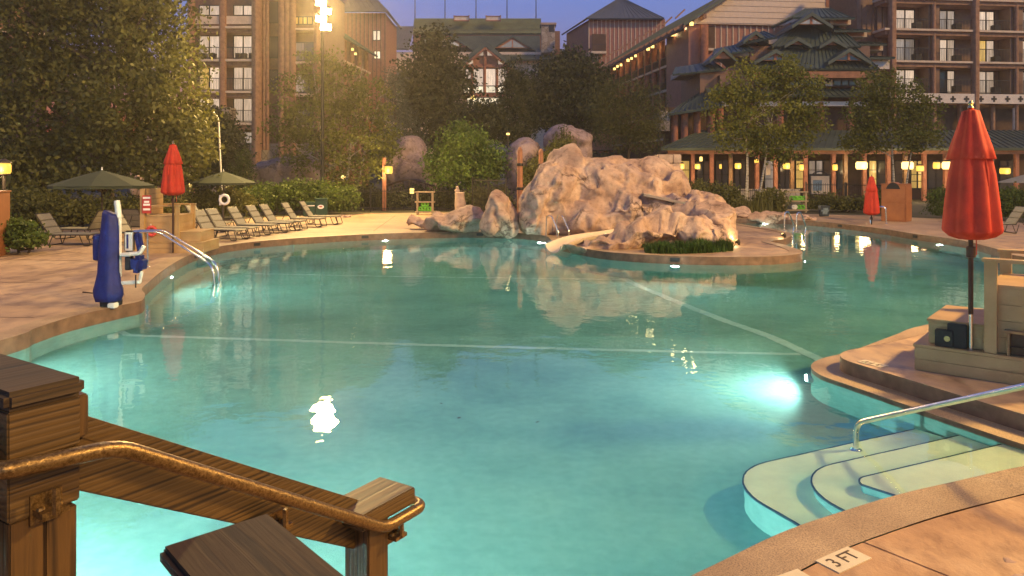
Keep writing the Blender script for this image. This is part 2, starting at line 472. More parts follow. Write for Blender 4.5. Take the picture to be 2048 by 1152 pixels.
# ------------------------------------------------------------------ things round the pool, near ones first
def mat_wood(name, c0, c1, scale=1.0, rough=.55, axis=0):
    m, nt, b = nmat(name)
    tc = nt.nodes.new('ShaderNodeTexCoord'); mp = nt.nodes.new('ShaderNodeMapping')
    sc = [34 * scale] * 3; sc[axis] = 1.6 * scale; mp.inputs['Scale'].default_value = sc
    nt.links.new(tc.outputs['Object'], mp.inputs[0])
    n = nt.nodes.new('ShaderNodeTexNoise'); n.inputs['Scale'].default_value = 1.0; n.inputs['Detail'].default_value = 5; n.inputs['Distortion'].default_value = 1.1
    nt.links.new(mp.outputs[0], n.inputs['Vector'])
    w = nt.nodes.new('ShaderNodeTexWave'); w.bands_direction = ['X', 'Y', 'Z'][(axis + 2) % 3]; w.inputs['Scale'].default_value = .55; w.inputs['Distortion'].default_value = 7; w.inputs['Detail'].default_value = 3
    nt.links.new(mp.outputs[0], w.inputs['Vector'])
    mx = nt.nodes.new('ShaderNodeMath'); mx.operation = 'MULTIPLY_ADD'; mx.inputs[1].default_value = .45
    nt.links.new(w.outputs['Fac'], mx.inputs[0]); nt.links.new(n.outputs[0], mx.inputs[2])
    r = ramp(nt, mx.outputs[0], [(.35, c0), (.75, c1), (1.0, tuple(x * .75 for x in c1))])
    n2 = tex_noise(nt, 2.2, 4); r2 = ramp(nt, n2.outputs[0], [(.35, (.55, .55, .55)), (.65, (1.1, 1.1, 1.1))])
    nt.links.new(mixc(nt, 1.0, r.outputs[0], r2.outputs[0], 'MULTIPLY'), b.inputs['Base Color'])
    b.inputs['Roughness'].default_value = rough
    bump(nt, b, mx.outputs[0], .35, .004)
mat_wood('timber', (.010, .004, .001), (.115, .062, .016), 1.0, .5)
mat_wood('timber_z', (.010, .004, .001), (.115, .056, .013), 1.0, .5, 2)
mat_wood('timber_grey', (.006, .003, .001), (.062, .034, .011), 1.2, .75)
def mat_pipe():
    m, nt, b = nmat('bronze_pipe')
    n = tex_noise(nt, 120, 3, .7)
    r = ramp(nt, n.outputs[0], [(.35, (.10, .055, .018)), (.7, (.30, .19, .075))])
    nt.links.new(r.outputs[0], b.inputs['Base Color']); b.inputs['Metallic'].default_value = .75; b.inputs['Roughness'].default_value = .38
    bump(nt, b, n.outputs[0], .6, .002)
mat_pipe()

# --- timber stair rail in the left foreground
E2 = Vector((math.cos(R(57)), math.sin(R(57)), 0)); E1 = Vector((math.sin(R(57)), -math.cos(R(57)), 0))
RZ = R(57)
t = thing('stair_railing', 'weathered timber stair railing with a bronze pipe handrail and capped corner post', 'railing', (-1.161, 1.778, 0), RZ)
# local x runs down the stair (away from the eye), local -y is to the right of it
L = 1.12; zt, ze = 1.63, 0.945
bits = MB().bx(-.075, 0, -.075, .075, 0, 1.5).build('post', 'timber_z', t, bevel=.004)
MB().bx(.002, .075, -.073, .073, 0, 1.49).build('post', 'timber_z', t, bevel=.004)
MB().bx(-.088, .088, -.092, .52, 1.755, 1.80).build('post_cap', 'timber_grey', t, bevel=.012)
MB().bx(-.08, .08, -.08, .08, 1.635, 1.753).build('collar_board', 'timber', t, bevel=.004)
MB().bx(-.079, .079, -.079, .079, 1.50, 1.632).build('collar_board', 'timber', t, bevel=.004)
MB().bx(.0815, .115, -.05, .09, 1.64, 1.745).build('collar_block', 'timber_z', t, bevel=.004)
MB().bx(-.092, .125, -.092, .10, 1.02, 1.155).build('collar_board', 'timber', t, bevel=.004)
MB().bx(.10, .14, -.03, .09, 1.16, 1.20).build('collar_block', 'timber', t, bevel=.004)
# sloping rail: cap board on edge, wide board below, pipe in front
def slope(z): return z
MB().beam((.08, .0, zt + .045), (L, 0, ze + .11), .05, .055).build('top_rail', 'timber', t, bevel=.005)
MB().beam((.08, .0, zt - .045), (L + .05, 0, ze + .005), .045, .125).build('rail_board', 'timber', t, bevel=.004)
# end of the rail
MB().bx(L - .12, L + .16, -.12, .06, ze + .105, ze + .165).build('end_cap', 'timber', t, bevel=.005)
MB().bx(L - .06, L + .045, -.09, .03, 0, ze + .10).build('end_post', 'timber_z', t, bevel=.005)
pp = smooth_path([(-.13, .5, zt + .02), (-.13, -.14, zt + .02), (.14, -.135, zt - .01), (L - .02, -.13, ze + .085), (L + .20, -.13, ze + .085), (L + .20, .08, ze + .085), (L + .08, .08, ze + .085)], .05, 6)
MB().tube(pp, .0205, 12).build('handrail_pipe', 'bronze_pipe', t, smooth=True)
for x in (.0, .66, L + .07):
    z = zt + (ze + .085 - zt) * max(0, x) / L if x > .1 else zt - .05
    if x > L: z = ze + .085
    br = MB(); br.bx(x - .03, x + .03, -.13, -.07, z - .075, z - .062); br.tube([(x, -.13, z - .07), (x, -.13, z - .01)], .009, 6); br.bx(x - .035, x + .035, -.085, -.07, z - .10, z - .03)
    bo = br.build('rail_bracket', 'bronze_pipe', t)
    for k in (-.02, .02): MB().lathe([(.010, 0), (.008, .006), (0, .008)], 8, (x + k, -.10, z - .062)).build('bolt', 'bronze_pipe', bo)
# rails running off to the left with a cross brace
MB().bx(-.9, -.092, -.03, .03, 1.60, 1.70).build('side_rail', 'timber', t, bevel=.004)
MB().beam((-.09, 0, .62), (-.75, 0, 1.55), .04, .10).build('brace', 'timber', t, bevel=.004)
MB().beam((-.09, .045, 1.50), (-.75, .045, .6), .04, .10).build('brace', 'timber', t, bevel=.004)

# --- capped post in the middle foreground
t = thing('timber_post', 'short timber post with a broad plank cap below the handrail', 'post', (-.53, 1.607, 0), R(49))
for k, (a, b_) in enumerate(((-.136, .135),)):
    MB().bx(-.30 if k == 0 else -.30, .30, a - .0, b_, 1.375, 1.418).build('cap_plank', 'timber_grey', t, bevel=.012)
MB().bx(-.07, .07, -.07, .07, 0, 1.373).build('post', 'timber_z', t, bevel=.004)
MB().bx(-.13, .26, -.10, .10, 1.33, 1.374).build('bearer', 'timber', t, bevel=.004)
t.rotation_euler.z = R(-48)

# --- steps into the water, at the near right
A0 = Vector((1.86, 5.13, 0)); U0 = Vector((.907, .421, 0)).normalized(); N0 = Vector((-.421, .907, 0)).normalized()
def sn(u, n, z): p = A0 + U0 * u + N0 * n; return (p.x, p.y, z)
st = thing('pool_steps', 'three rounded cream plaster steps descending into the near right of the pool', 'steps', sn(1.5, 0, -.9))
off = -Vector(sn(1.5, 0, -.9))
for k, (u0, n1, z) in enumerate(((1.22, .46, -.27), (.86, .88, -.45), (.5, 1.30, -.64))):
    rr = .62 if k else .16
    arc = [(u0 + rr - rr * math.cos(a), n1 - rr + rr * math.sin(a)) for a in [math.pi / 2 * i / 12 for i in range(13)]]
    poly = [(u0, -.7)] + arc + [(3.3 - .1 * k, n1 - .03), (3.4, -.7)]
    if k == 0: poly = [(u0 + .1, -.7), (u0 + .1, .05)] + arc[3:] + poly[-2:]
    pts = [sn(u, n, 0) for u, n in poly]
    tr_ = MB().prism([(p[0] + off.x, p[1] + off.y) for p in pts], z - .03 + off.z, z + off.z).build('tread', 'tread', st)
    bd_ = MB().prism([(p[0] + off.x + (.012 if i_ else 0), p[1] + off.y - .008) for i_, p in enumerate(pts)], -1.3 + off.z, z - .031 + off.z).build('step_body', 'plaster', tr_); bd_.cycles.is_caustics_receiver = True  # sides in darker plaster: the risers' shade is put into the colour
    tr_.cycles.is_caustics_receiver = True
    ns = MB()
    path = [sn(u, n, z + off.z) for u, n in poly[:-1]]
    for a, b_ in zip(path, path[1:]):
        a, b_ = Vector(a) + Vector((off.x, off.y, 0)), Vector(b_) + Vector((off.x, off.y, 0)); d = (b_ - a).normalized()
        ns.beam(a + Vector((0, 0, -.012)), b_ + Vector((0, 0, -.012)), .014, .036)
    no = ns.build('nosing', 'tread_nosing', tr_); no.cycles.is_caustics_receiver = True
# handrail over the steps
hb = Vector((3.28, 7.05, -.64))
t = thing('step_handrail', 'single bright steel handrail rising over the near pool steps', 'handrail', hb)
dn = -N0
pth = smooth_path([(0, 0, 0), (0, 0, .54), tuple(dn * 1.95 + Vector((0, 0, 1.50))), tuple(dn * 2.35 + Vector((0, 0, 1.54))), tuple(dn * 2.38 + Vector((0, 0, .64)))], .11, 7)
MB().tube(pth, .0245, 14).build('rail', 'steel', t, smooth=True)
MB().lathe([(.06, 0), (.06, .012), (.03, .03)], 14).build('flange', 'steel', t, smooth=True)
MB().lathe([(.06, .64), (.06, .652), (.03, .67)], 14, tuple(dn * 2.38)).build('flange', 'steel', t, smooth=True)

# --- double handrail on the left side
for k, (dx, dy, lb) in enumerate(((0, 0, 'front one of the two steel handrails bending into the left of the pool'), (-.05, .38, 'rear one of the two steel handrails bending into the left of the pool'))):
    b0 = Vector((-8.65 + dx, 17.27 + dy, 0)); t = thing('pool_handrail', lb, 'handrail', b0, 0, 'double handrail by the pool lift')
    e = Vector((2.12, -.84, 0)).normalized()
    pth = smooth_path([tuple(e * -.52 + Vector((0, 0, .52))), tuple(e * -.50 + Vector((0, 0, .86))), tuple(e * .52 + Vector((0, 0, .90))), tuple(e * 2.12 + Vector((0, 0, .19))), tuple(e * 2.2 + Vector((0, 0, -.35))), tuple(e * 2.0 + Vector((0, 0, -.9)))], .2, 7)
    MB().tube(pth, .024, 10).build('rail', 'steel', t, smooth=True)
    MB().tube([(0, 0, 0), (0, 0, .872)], .022, 10).build('post', 'steel', t, smooth=True)
    MB().lathe([(.055, 0), (.055, .012), (.03, .03)], 12).build('flange', 'steel', t, smooth=True)

# --- ladders: two bent rails each
def ladder(p, ang, label, w=.5):
    t = thing('pool_ladder', label, 'ladder', p, ang, 'steel grab rails at the pool edge')
    for s in (-1, 1):
        pth = smooth_path([(s * w / 2, .45, 0), (s * w / 2, .42, .72), (s * w / 2, .15, .74), (s * w / 2, -.22, .18), (s * w / 2, -.16, -.02), (s * w / 2, -.10, -.6)], .16, 6)
        r = MB().tube(pth, .022, 8).build('grab_rail', 'steel', t, smooth=True)
        MB().lathe([(.05, 0), (.05, .012), (.028, .03)], 10, (s * w / 2, .45, 0)).build('flange', 'steel', r, smooth=True)
    for z in (-.3, -.55): MB().bx(-w / 2, w / 2, -.15, -.07, z - .015, z + .015).build('rung', 'steel', t)
ladder(G(1120, 474) + Vector((0, .1, 0)), R(38), 'steel ladder rails in front of the tall boulder left of the slide')
ladder(Vector((10.9, 28.3, 0)), R(128), 'steel ladder rails at the rear edge of the rock island')
ladder(Vector((16.0, 32.6, 0)), R(-118), 'steel ladder rails on the far deck before the wooden towel bin')

# --- pool lift in its blue cover
simple('blue_cloth', (.006, .012, .125), .6, var=.35, scale=5, bmp=.5, bd=.05)
simple('white_plastic', (.74, .71, .64), .4, var=.06)
lp = Vector((-6.82, 12.5, 0))
t = thing('pool_lift', 'white pool lift with padded chair under a tall royal blue cover', 'pool lift', lp)
prof = [(.10, .10), (.24, .11), (.275, .2), (.272, .3), (.235, .42), (.205, .6), (.195, .85), (.185, 1.1), (.17, 1.35), (.148, 1.55), (.12, 1.60)]
cb = MB().lathe(prof, 28, (0, 0, 0), lambda i, a: 1 + .07 * math.sin(5 * a + i * .3) + (.05 * math.sin(11 * a + i) if i < 9 else 0))
cb.v = [(x * .8 + .03 * max(0, z - .4), y * .75, z + .05 * (-x / .15 if z > 1.5 else 0)) for x, y, z in cb.v]
cv = cb.build('cover', 'blue_cloth', t, smooth='all')
cb = MB().lathe([(.05, .78), (.085, .80), (.09, 1.0), (.085, 1.2), (.05, 1.23)], 12, (-.20, .06, 0)); cb.build('cover_flap', 'blue_cloth', t, smooth=True)
MB().beam((.16, .05, .5), (.155, .05, 1.60), .06, .06).build('mast', 'white_plastic', t, bevel=.01)
MB().tube(smooth_path([(.15, .05, 1.5), (.13, .05, 1.68), (.115, .05, 1.80)], .1, 4), [.05] * 6 + [.045, .03], 10).build('mast_head', 'white_plastic', t, smooth=True)
MB().bx(.05, .18, -.14, .0, 0, .09).build('base_block', 'white_plastic', t, bevel=.015)
MB().bx(-.1, .16, -.1, .16, .02, .12).build('base_frame', 'black', t, bevel=.01)
sb = MB().bx(.20, .38, .10, .15, .92, 1.28).build('seat_back', 'white_plastic', t, bevel=.03)
MB().bx(.255, .285, .092, .099, .98, 1.22).build('printed_stripe', 'blue_cloth', sb)
MB().box((.45, .14, 1.08), (.10, .12, .36), Matrix.Rotation(R(-12), 3, 'Y')).build('side_pad', 'blue_cloth', t, smooth=True, bevel=.03)
MB().box((.46, .10, .72), (.22, .3, .30), Matrix.Rotation(R(8), 3, 'Y')).build('seat_pad', 'blue_cloth', t, smooth=True, bevel=.07)
MB().bx(.2, .4, -.05, .25, .86, .915).build('seat_pan', 'white_plastic', t, bevel=.015)
MB().tube(smooth_path([(.36, .0, .90), (.52, 0, .90), (.60, 0, 1.03)], .06), .035, 8).build('armrest', 'white_plastic', t, smooth=True)
MB().beam((.18, .05, .40), (.52, .05, .42), .05, .06).build('foot_arm', 'white_plastic', t, bevel=.01)
MB().beam((.50, .05, .40), (.54, .05, .60), .04, .05).build('foot_strut', 'white_plastic', t, bevel=.01)
MB().bx(.27, .36, 0, .14, .62, .85).build('control_box', 'black', t, bevel=.01)
MB().tube([(.47, -.02, .55), (.47, -.02, .33)], .012, 6).build('strap', 'black', t)
MB().tube([(-.45, .02, .25), (-.1, 0, .22)], .012, 6).build('lever', 'timber_z', t)

# --- lifeguard chairs and their closed umbrellas
def mat_boards(name, c0, c1, pitch=.17, rough=.5):
    m, nt, b = nmat(name)
    n = tex_noise(nt, 2.5, 5, .6); r = ramp(nt, n.outputs[0], [(.3, c0), (.7, c1)])
    nt.links.new(r.outputs[0], b.inputs['Base Color']); b.inputs['Roughness'].default_value = rough
    n2 = tex_noise(nt, 30, 4, .6, vscale=(.15, .15, 1)); bump(nt, b, n2.outputs[0], .15, .004)
mat_boards('tan_board', (.34, .205, .075), (.46, .295, .125))
simple('red_cloth', (.43, .026, .010), .75, var=.22, scale=4, bmp=.3, bd=.02)
simple('sign_red', (.42, .04, .03), .5, var=.08)
simple('paint_white', (.8, .78, .74), .5, var=.05)
def boarded(t, name, x0, x1, y0, y1, z0, z1, pitch=.165):
    n = max(1, round((z1 - z0 - .02) / pitch)); h = (z1 - z0 - .02) / n
    body = MB().bx(x0 + .012, x1 - .012, y0 + .012, y1 - .012, z0, z1 - .02).build(name, 'tan_board', t)
    for k in range(n):
        a, b_ = z0 + k * h + .006, z0 + (k + 1) * h - .006
        r = MB()
        r.bx(x0, x1, y0, y0 + .014, a, b_); r.bx(x0, x1, y1 - .014, y1, a, b_); r.bx(x0, x0 + .014, y0 + .0142, y1 - .0142, a, b_); r.bx(x1 - .014, x1, y0 + .0142, y1 - .0142, a, b_)
        r.build('board', 'tan_board', body)
    MB().bx(x0 - .015, x1 + .015, y0 - .015, y1 + .015, z1 - .02, z1 + .012).build('top_board', 'tan_board', body, bevel=.004)
    return body
def text(t, body, size, loc, rot, mat, name='lettering'):
    cu = bpy.data.curves.new(name, 'FONT'); cu.body = body; cu.size = size; cu.align_x = 'CENTER'; cu.align_y = 'CENTER'; cu.extrude = .001
    o = bpy.data.objects.new(name, cu); C.objects.link(o)
    bpy.context.view_layer.update()
    me = bpy.data.meshes.new_from_object(o.evaluated_get(bpy.context.evaluated_depsgraph_get()))
    bpy.data.objects.remove(o); me.materials.clear(); me.materials.append(M[mat])
    q = link(name, me, t); q.location = loc; q.rotation_euler = rot
    return q
def guard_chair(loc, rz, label, side):     # local +x is behind the guard; side = -1/+1 the y side seen by the camera
    t = thing('lifeguard_chair', label, 'lifeguard chair', loc, rz, 'wooden lifeguard chairs')
    W = 1.35
    y0, y1 = (0, W)
    boarded(t, 'platform', 0, 2.0, y0, y1, 0, .29, .145)
    boarded(t, 'front_step', .12, .70, y0 + .12, y1 - .12, .305, .58, .137)
    boarded(t, 'seat_box', .72, 1.62, y0 + .10, y1 - .10, .305, 1.04)
    for y in (y0 + .02, y1 - .10):
        MB().bx(.68, .80, y, y + .08, .305, 1.30).build('arm_post', 'tan_board', t, bevel=.004)
        MB().bx(.66, 1.72, y - .03, y + .11, 1.302, 1.34).build('arm_rest', 'tan_board', t, bevel=.005)
        MB().bx(1.62, 1.74, y, y + .08, .305, 1.80).build('back_post', 'tan_board', t, bevel=.004)
    k = 0
    while k < 5:
        MB().bx(1.58, 1.61, y0 + .105, y1 - .105, 1.06 + k * .15, 1.06 + k * .15 + .142).build('back_board', 'tan_board', t, bevel=.003); k += 1
    return t
ang = math.atan2(-.64, .76)
gr = guard_chair((4.66, 8.56, 0), ang, 'tan boarded lifeguard chair on the near right peninsula', -1)
gl = guard_chair((-8.75, 22.1, 0), R(184), 'tan boarded lifeguard chair with red sign on the left deck', 1)
# red sign and torpedo hook on the left chair, on the side to the camera
sg = MB().bx(1.42, 1.66, 1.355, 1.37, 1.12, 1.62).build('sign_board', 'sign_red', gl)
for zz, ww in ((1.55, .2), (1.44, .14), (1.36, .18), (1.23, .19)):
    MB().bx(1.54 - ww / 2, 1.54 + ww / 2, 1.371, 1.374, zz - .028, zz + .028).build('printed_line', 'paint_white', sg)

def closed_umbrella(loc, label, zb, zt, rad, ztop, group='closed red umbrellas', tilt=0, pole_mat='pole_black', phase=0, seed=1):
    t = thing('closed_umbrella', label, 'umbrella', loc, phase, group)
    h = zt - zb; k = rad / .29
    rr = random.Random(seed); ph = [rr.uniform(0, 6.28) for _ in range(4)]
    def fold(i, a): return 1 + (.26 * abs(math.sin(4 * a + ph[0])) ** .7 - .16 + .04 * math.sin(3 * a + ph[1])) * (1 if i > 1 else .8)
    prof = [(rad * .45, zb - .06 * h), (rad * .80, zb - .035 * h), (rad * .97, zb), (rad * 1.0, zb + .02 * h), (rad * .90, zb + .25 * h), (rad * .78, zb + .48 * h), (rad * .62, zb + .66 * h), (rad * .40, zb + .84 * h), (rad * .24, zt - .02), (rad * .12, zt)]
    c = MB().lathe(prof, 48, (0, 0, 0), fold).build('canopy', 'red_cloth', t, smooth='all')
    prof = [(rad * .74, zb + .60 * h), (rad * .76, zb + .605 * h), (rad * .66, zb + .70 * h), (rad * .44, zb + .86 * h), (rad * .27, zt), (rad * .08, zt + .02)]
    MB().lathe(prof, 48, (0, 0, 0), lambda i, a: 1 + .22 * abs(math.sin(4 * a + ph[0])) ** .7 - .10 + .07 * math.sin(2 * a + ph[2])).build('vent_flap', 'red_cloth', c, smooth='all')
    for a in (-1.9, -1.15):        # folded tails of cloth
        x, y = math.cos(a) * rad * .86, math.sin(a) * rad * .86
        MB().tube([(x * .62, y * .62, zb + .68 * h), (x * .85, y * .85, zb + .5 * h), (x * .93, y * .93, zb + .38 * h)], [rad * .09, rad * .10, rad * .05], 8).build('cloth_fold', 'red_cloth', c, smooth=True)
    MB().tube([(0, 0, ztop), (0, 0, zt)], .026 * max(1, k), 10).build('pole', pole_mat, t, smooth=True)
    MB().lathe([(.02, 0), (.035, .02), (.02, .05), (.028, .07), (.014, .10)], 10, (0, 0, zt + .015)).build('finial', 'brass', t, smooth=True)
    MB().lathe([(.03, 0), (.05, .01), (.05, .12), (.03, .13)], 10, (0, 0, zb - .20 * min(1, k) - .1)).build('crank_hub', pole_mat, t, smooth=True)
    MB().tube([(rad * .3, -.02, zb), (rad * .32, -.02, zb - .26)], .006, 5).build('cord', 'sign_red', t)
    return t
simple('brass', (.75, .55, .25), .25, metal=1, var=.1)
simple('dark_wood', (.045, .018, .010), .4, var=.3)
u = closed_umbrella((5.13, 8.27, 0), 'large closed red umbrella on the pole of the near lifeguard chair', 1.62, 2.97, .275, .70, pole_mat='dark_wood', phase=.6)
MB().tube([(0, 0, .302), (0, 0, .74)], .022, 10).build('pole_sleeve', 'steel', u, smooth=True)
closed_umbrella((-9.45, 20.62, 0), 'closed red umbrella above the lifeguard chair on the left deck', 1.70, 3.02, .29, .02, pole_mat='dark_wood', phase=.2, seed=3)
closed_umbrella(G(1743, 449) , 'small closed red umbrella by the ladder on the far deck', .50, 2.05, .30, .0, seed=5)
# rescue kit and stool on the near platform
def loc_r(x, y, z): return Matrix.Rotation(ang, 4, 'Z') @ Vector((x, y, z)) + Vector((4.66, 8.56, 0))
t = thing('black_box', 'black box pair with a pale round dial on the platform by the near step', 'box', loc_r(.34, .055, .303), ang)
MB().bx(-.14, .04, -.03, .05, 0, .19).build('case', 'black', t, bevel=.008); MB().bx(-.02, .17, -.005, .06, 0, .27).build('rear_case', 'black', t, bevel=.008)
MB().tube([(-.015, -.045, .10), (-.015, -.031, .10)], .032, 12).build('dial', 'brass', t)
mat_wood('stool_wood', (.22, .11, .04), (.46, .25, .10), .8, .35)
t = thing('wooden_stool', 'low varnished wooden stool box open at the front on the platform', 'stool', loc_r(1.18, .05, .303), ang)
MB().bx(-.32, .42, -.03, .048, .24, .27).build('top', 'stool_wood', t, bevel=.006)
for x in (-.29, .37): MB().bx(x, x + .025, -.02, .046, 0, .238).build('side', 'stool_wood', t)
MB().bx(-.26, .365, .03, .045, .0, .238).build('back', 'dark_wood', t); MB().bx(-.262, .366, -.015, .028, .08, .095).build('shelf', 'dark_wood', t)
# life buoy on the left chair
simple('buoy_red', (.55, .06, .05), .5, var=.1)
t = thing('life_buoy', 'small red rescue buoy hung on the left lifeguard chair', 'life buoy', (-10.08, 20.68, .62), R(184))
ring_path = lambda r, n=20: [(r * math.cos(2 * math.pi * i / n), 0, r * math.sin(2 * math.pi * i / n)) for i in range(n + 1)]
MB().tube(ring_path(.115), .045, 8, cap=False).build('ring', 'buoy_red', t, smooth='all')
MB().tube([(0, .0, .1), (.02, 0, .2)], .01, 5).build('strap', 'paint_white', t)

# --- paving at the near right: large stamped slabs with open joints, the depth tiles
def poly_inset(p, w):
    c = Vector((sum(q[0] for q in p) / len(p), sum(q[1] for q in p) / len(p)))
    return [tuple(Vector(q) + (c - Vector(q)).normalized() * w) for q in p]
def edge_pt(u):      # outer coping line on the near right, u metres along
    best = min(range(NR), key=lambda i: ((Vector(outer[i][:2]) - (A0 + U0 * u - N0 * .33).xy).length))
    return Vector(outer[best][:2])
cuts = [-2.2, -.95, .05, 1.75, 3.3]
for i, (a, b_) in enumerate(zip(cuts, cuts[1:])):
    ea, eb = edge_pt(a), edge_pt(b_)
    mid = [edge_pt(a + (b_ - a) * k / 5) for k in range(1, 5)]
    dirn = Vector((U0.y * .9 + .25, -U0.x * .9)).normalized()
    for row in range(3):
        r0, r1 = row * 1.35, (row + 1) * 1.35
        front = [ea] + mid + [eb] if row == 0 else [ea + dirn * r0, eb + dirn * r0]
        poly = [tuple(p) for p in front] + [tuple(eb + dirn * r1), tuple(ea + dirn * r1)]
        poly = poly_inset(poly, .009)
        MB().prism(poly, -.02, .010 + .002 * ((i + row) % 2)).build('paving_slab', 'slab', deck, bevel=.004)
simple('tile_cream', (.66, .55, .36), .4, var=.08, scale=12)
simple('ink', (.09, .055, .03), .6, var=.2)
def depth_tile(corners, body, label, z=.0125):
    c = sum((Vector(p) for p in corners), Vector((0, 0))) / 4
    t = thing('depth_tile', label, 'tile', (c.x, c.y, z), 0, 'depth marker tiles')
    e = Vector(corners[1]) - Vector(corners[0]); t.rotation_euler.z = math.atan2(e.y, e.x)
    MB().bx(-.155, .155, -.078, .078, 0, .006).build('tile', 'tile_cream', t)
    text(t, body, .125, (0, 0, .0072), (0, 0, 0), 'ink')
    return t
depth_tile([(1.867, 4.215), (2.10, 4.36), (2.04, 4.5), (1.79, 4.32)], '3 FT', 'cream tile reading 3 FT set in the near paving')
p = G(1745, 728); q = depth_tile([(0, 0), (1, .1), (0, 0), (0, 0)], '3 FT', 'worn cream depth tile beside the near lifeguard chair', .003); q.location = (p.x, p.y, .003); q.rotation_euler.z = R(118)
t = thing('paving_tile', 'blank cream tile at the bottom edge of the near paving', 'tile', (G(1592, 1166).x, G(1592, 1166).y, .0125), R(28)); MB().bx(-.1, .1, -.078, .078, 0, .006).build('tile', 'tile_cream', t)
# skimmer mouths in the coping face
for px, py in ((398, 520), (512, 497), (733, 480.5), (967, 475), (1345, 528), (1690, 458), (1825, 479)):
    x, y, nx, ny = ring_at(px, py)
    MB().box((x + nx * .004, y + ny * .004, -.085), (.02, .26, .10), Matrix.Rotation(math.atan2(ny, nx), 3, 'Z')).build('skimmer_mouth', 'black', cop)
# floor lines of the basin
f = lambda x, y: (x, y, 0)
for nm in [strip([f(-6.95, 13.6), f(-6.8, 12.75), f(-6.35, 12.2), f(4.3, 11.05)], .13), strip([f(4.5, 10.6), f(3.95, 14), f(3.1, 20.6)], .2), strip([f(-7.4, 21.2), f(3.1, 20.4)], .10)]:
    nm.cycles.is_caustics_receiver = True
# stray leaves on the pool floor
simple('leaf_dead', (.05, .035, .012), .8)
for px, py in ((1075, 857), (882, 822), (918, 849)):
    p = G(px, py, -.6); o = MB().add([(-.03, 0, 0), (0, .016, .006), (.035, 0, .002), (0, -.018, .005)], [(0, 1, 2, 3)]).build('fallen_leaf', 'leaf_dead')
    o.location = (p.x, p.y, floor_z(p.y) + .004); o.rotation_euler.z = px; tag(o, {1075: 'dark fallen leaf on the pool floor at centre', 882: 'dark fallen leaf on the floor left of centre, the upper one', 918: 'dark fallen leaf on the floor left of centre, the lower one'}[px], 'leaf', 'leaves on the pool floor')
# ------------------------------------------------------------------ rocks
def mat_rock(name, lo, mid, hi, crack=.55):
    m, nt, b = nmat(name)
    n = tex_noise(nt, .9, 7, .62); n2 = tex_noise(nt, 5, 7, .68); n3 = tex_noise(nt, 24, 4, .65)
    r = ramp(nt, n.outputs[0], [(.28, lo), (.5, mid), (.72, hi)])
    r2 = ramp(nt, n2.outputs[0], [(.30, (.52, .47, .44)), (.48, (.95, .94, .93)), (.7, (1.18, 1.15, 1.1))])
    c = mixc(nt, 1.0, r.outputs[0], r2.outputs[0], 'MULTIPLY')
    tc = nt.nodes.new('ShaderNodeTexCoord'); v = nt.nodes.new('ShaderNodeTexVoronoi'); v.feature = 'DISTANCE_TO_EDGE'; v.inputs['Scale'].default_value = 1.15
    ad = nt.nodes.new('ShaderNodeMix'); ad.data_type = 'VECTOR'; ad.inputs[0].default_value = .35
    nt.links.new(tc.outputs['Object'], ad.inputs[4]); nt.links.new(n2.outputs['Color'], ad.inputs[5]); nt.links.new(ad.outputs[1], v.inputs['Vector'])
    cr = ramp(nt, v.outputs[0], [(.0, (0, 0, 0)), (.035, (1, 1, 1))])
    mask = tex_noise(nt, .7, 3); mk = ramp(nt, mask.outputs[0], [(.45, (1, 1, 1)), (.6, (0, 0, 0))])
    cm = mixc(nt, mk.outputs[0], cr.outputs[0], (1, 1, 1))
    dk = mixc(nt, cm, tuple(x * .3 for x in lo), (1, 1, 1))
    c2 = mixc(nt, crack, c, mixc(nt, 1.0, c, dk, 'MULTIPLY'))
    nt.links.new(c2, b.inputs['Base Color']); b.inputs['Roughness'].default_value = .85; b.inputs['Specular IOR Level'].default_value = .25
    b1 = bump(nt, b, cm, .5, .05); b2 = bump(nt, b, n2.outputs[0], .35, .04, b1); bump(nt, b, n3.outputs[0], .35, .02, b2)
mat_rock('rock', (.25, .15, .11), (.46, .31, .23), (.60, .44, .34), .8)
mat_rock('rock_back', (.22, .15, .14), (.34, .245, .23), (.43, .32, .30))  # back rocks: sky light's purple hue is put into the colour
simple('slide_gel', (.62, .50, .36), .35, var=.1, scale=2)
simple('stone_block', (.38, .28, .23), .85, var=.25, scale=4, bmp=.5, bd=.03)

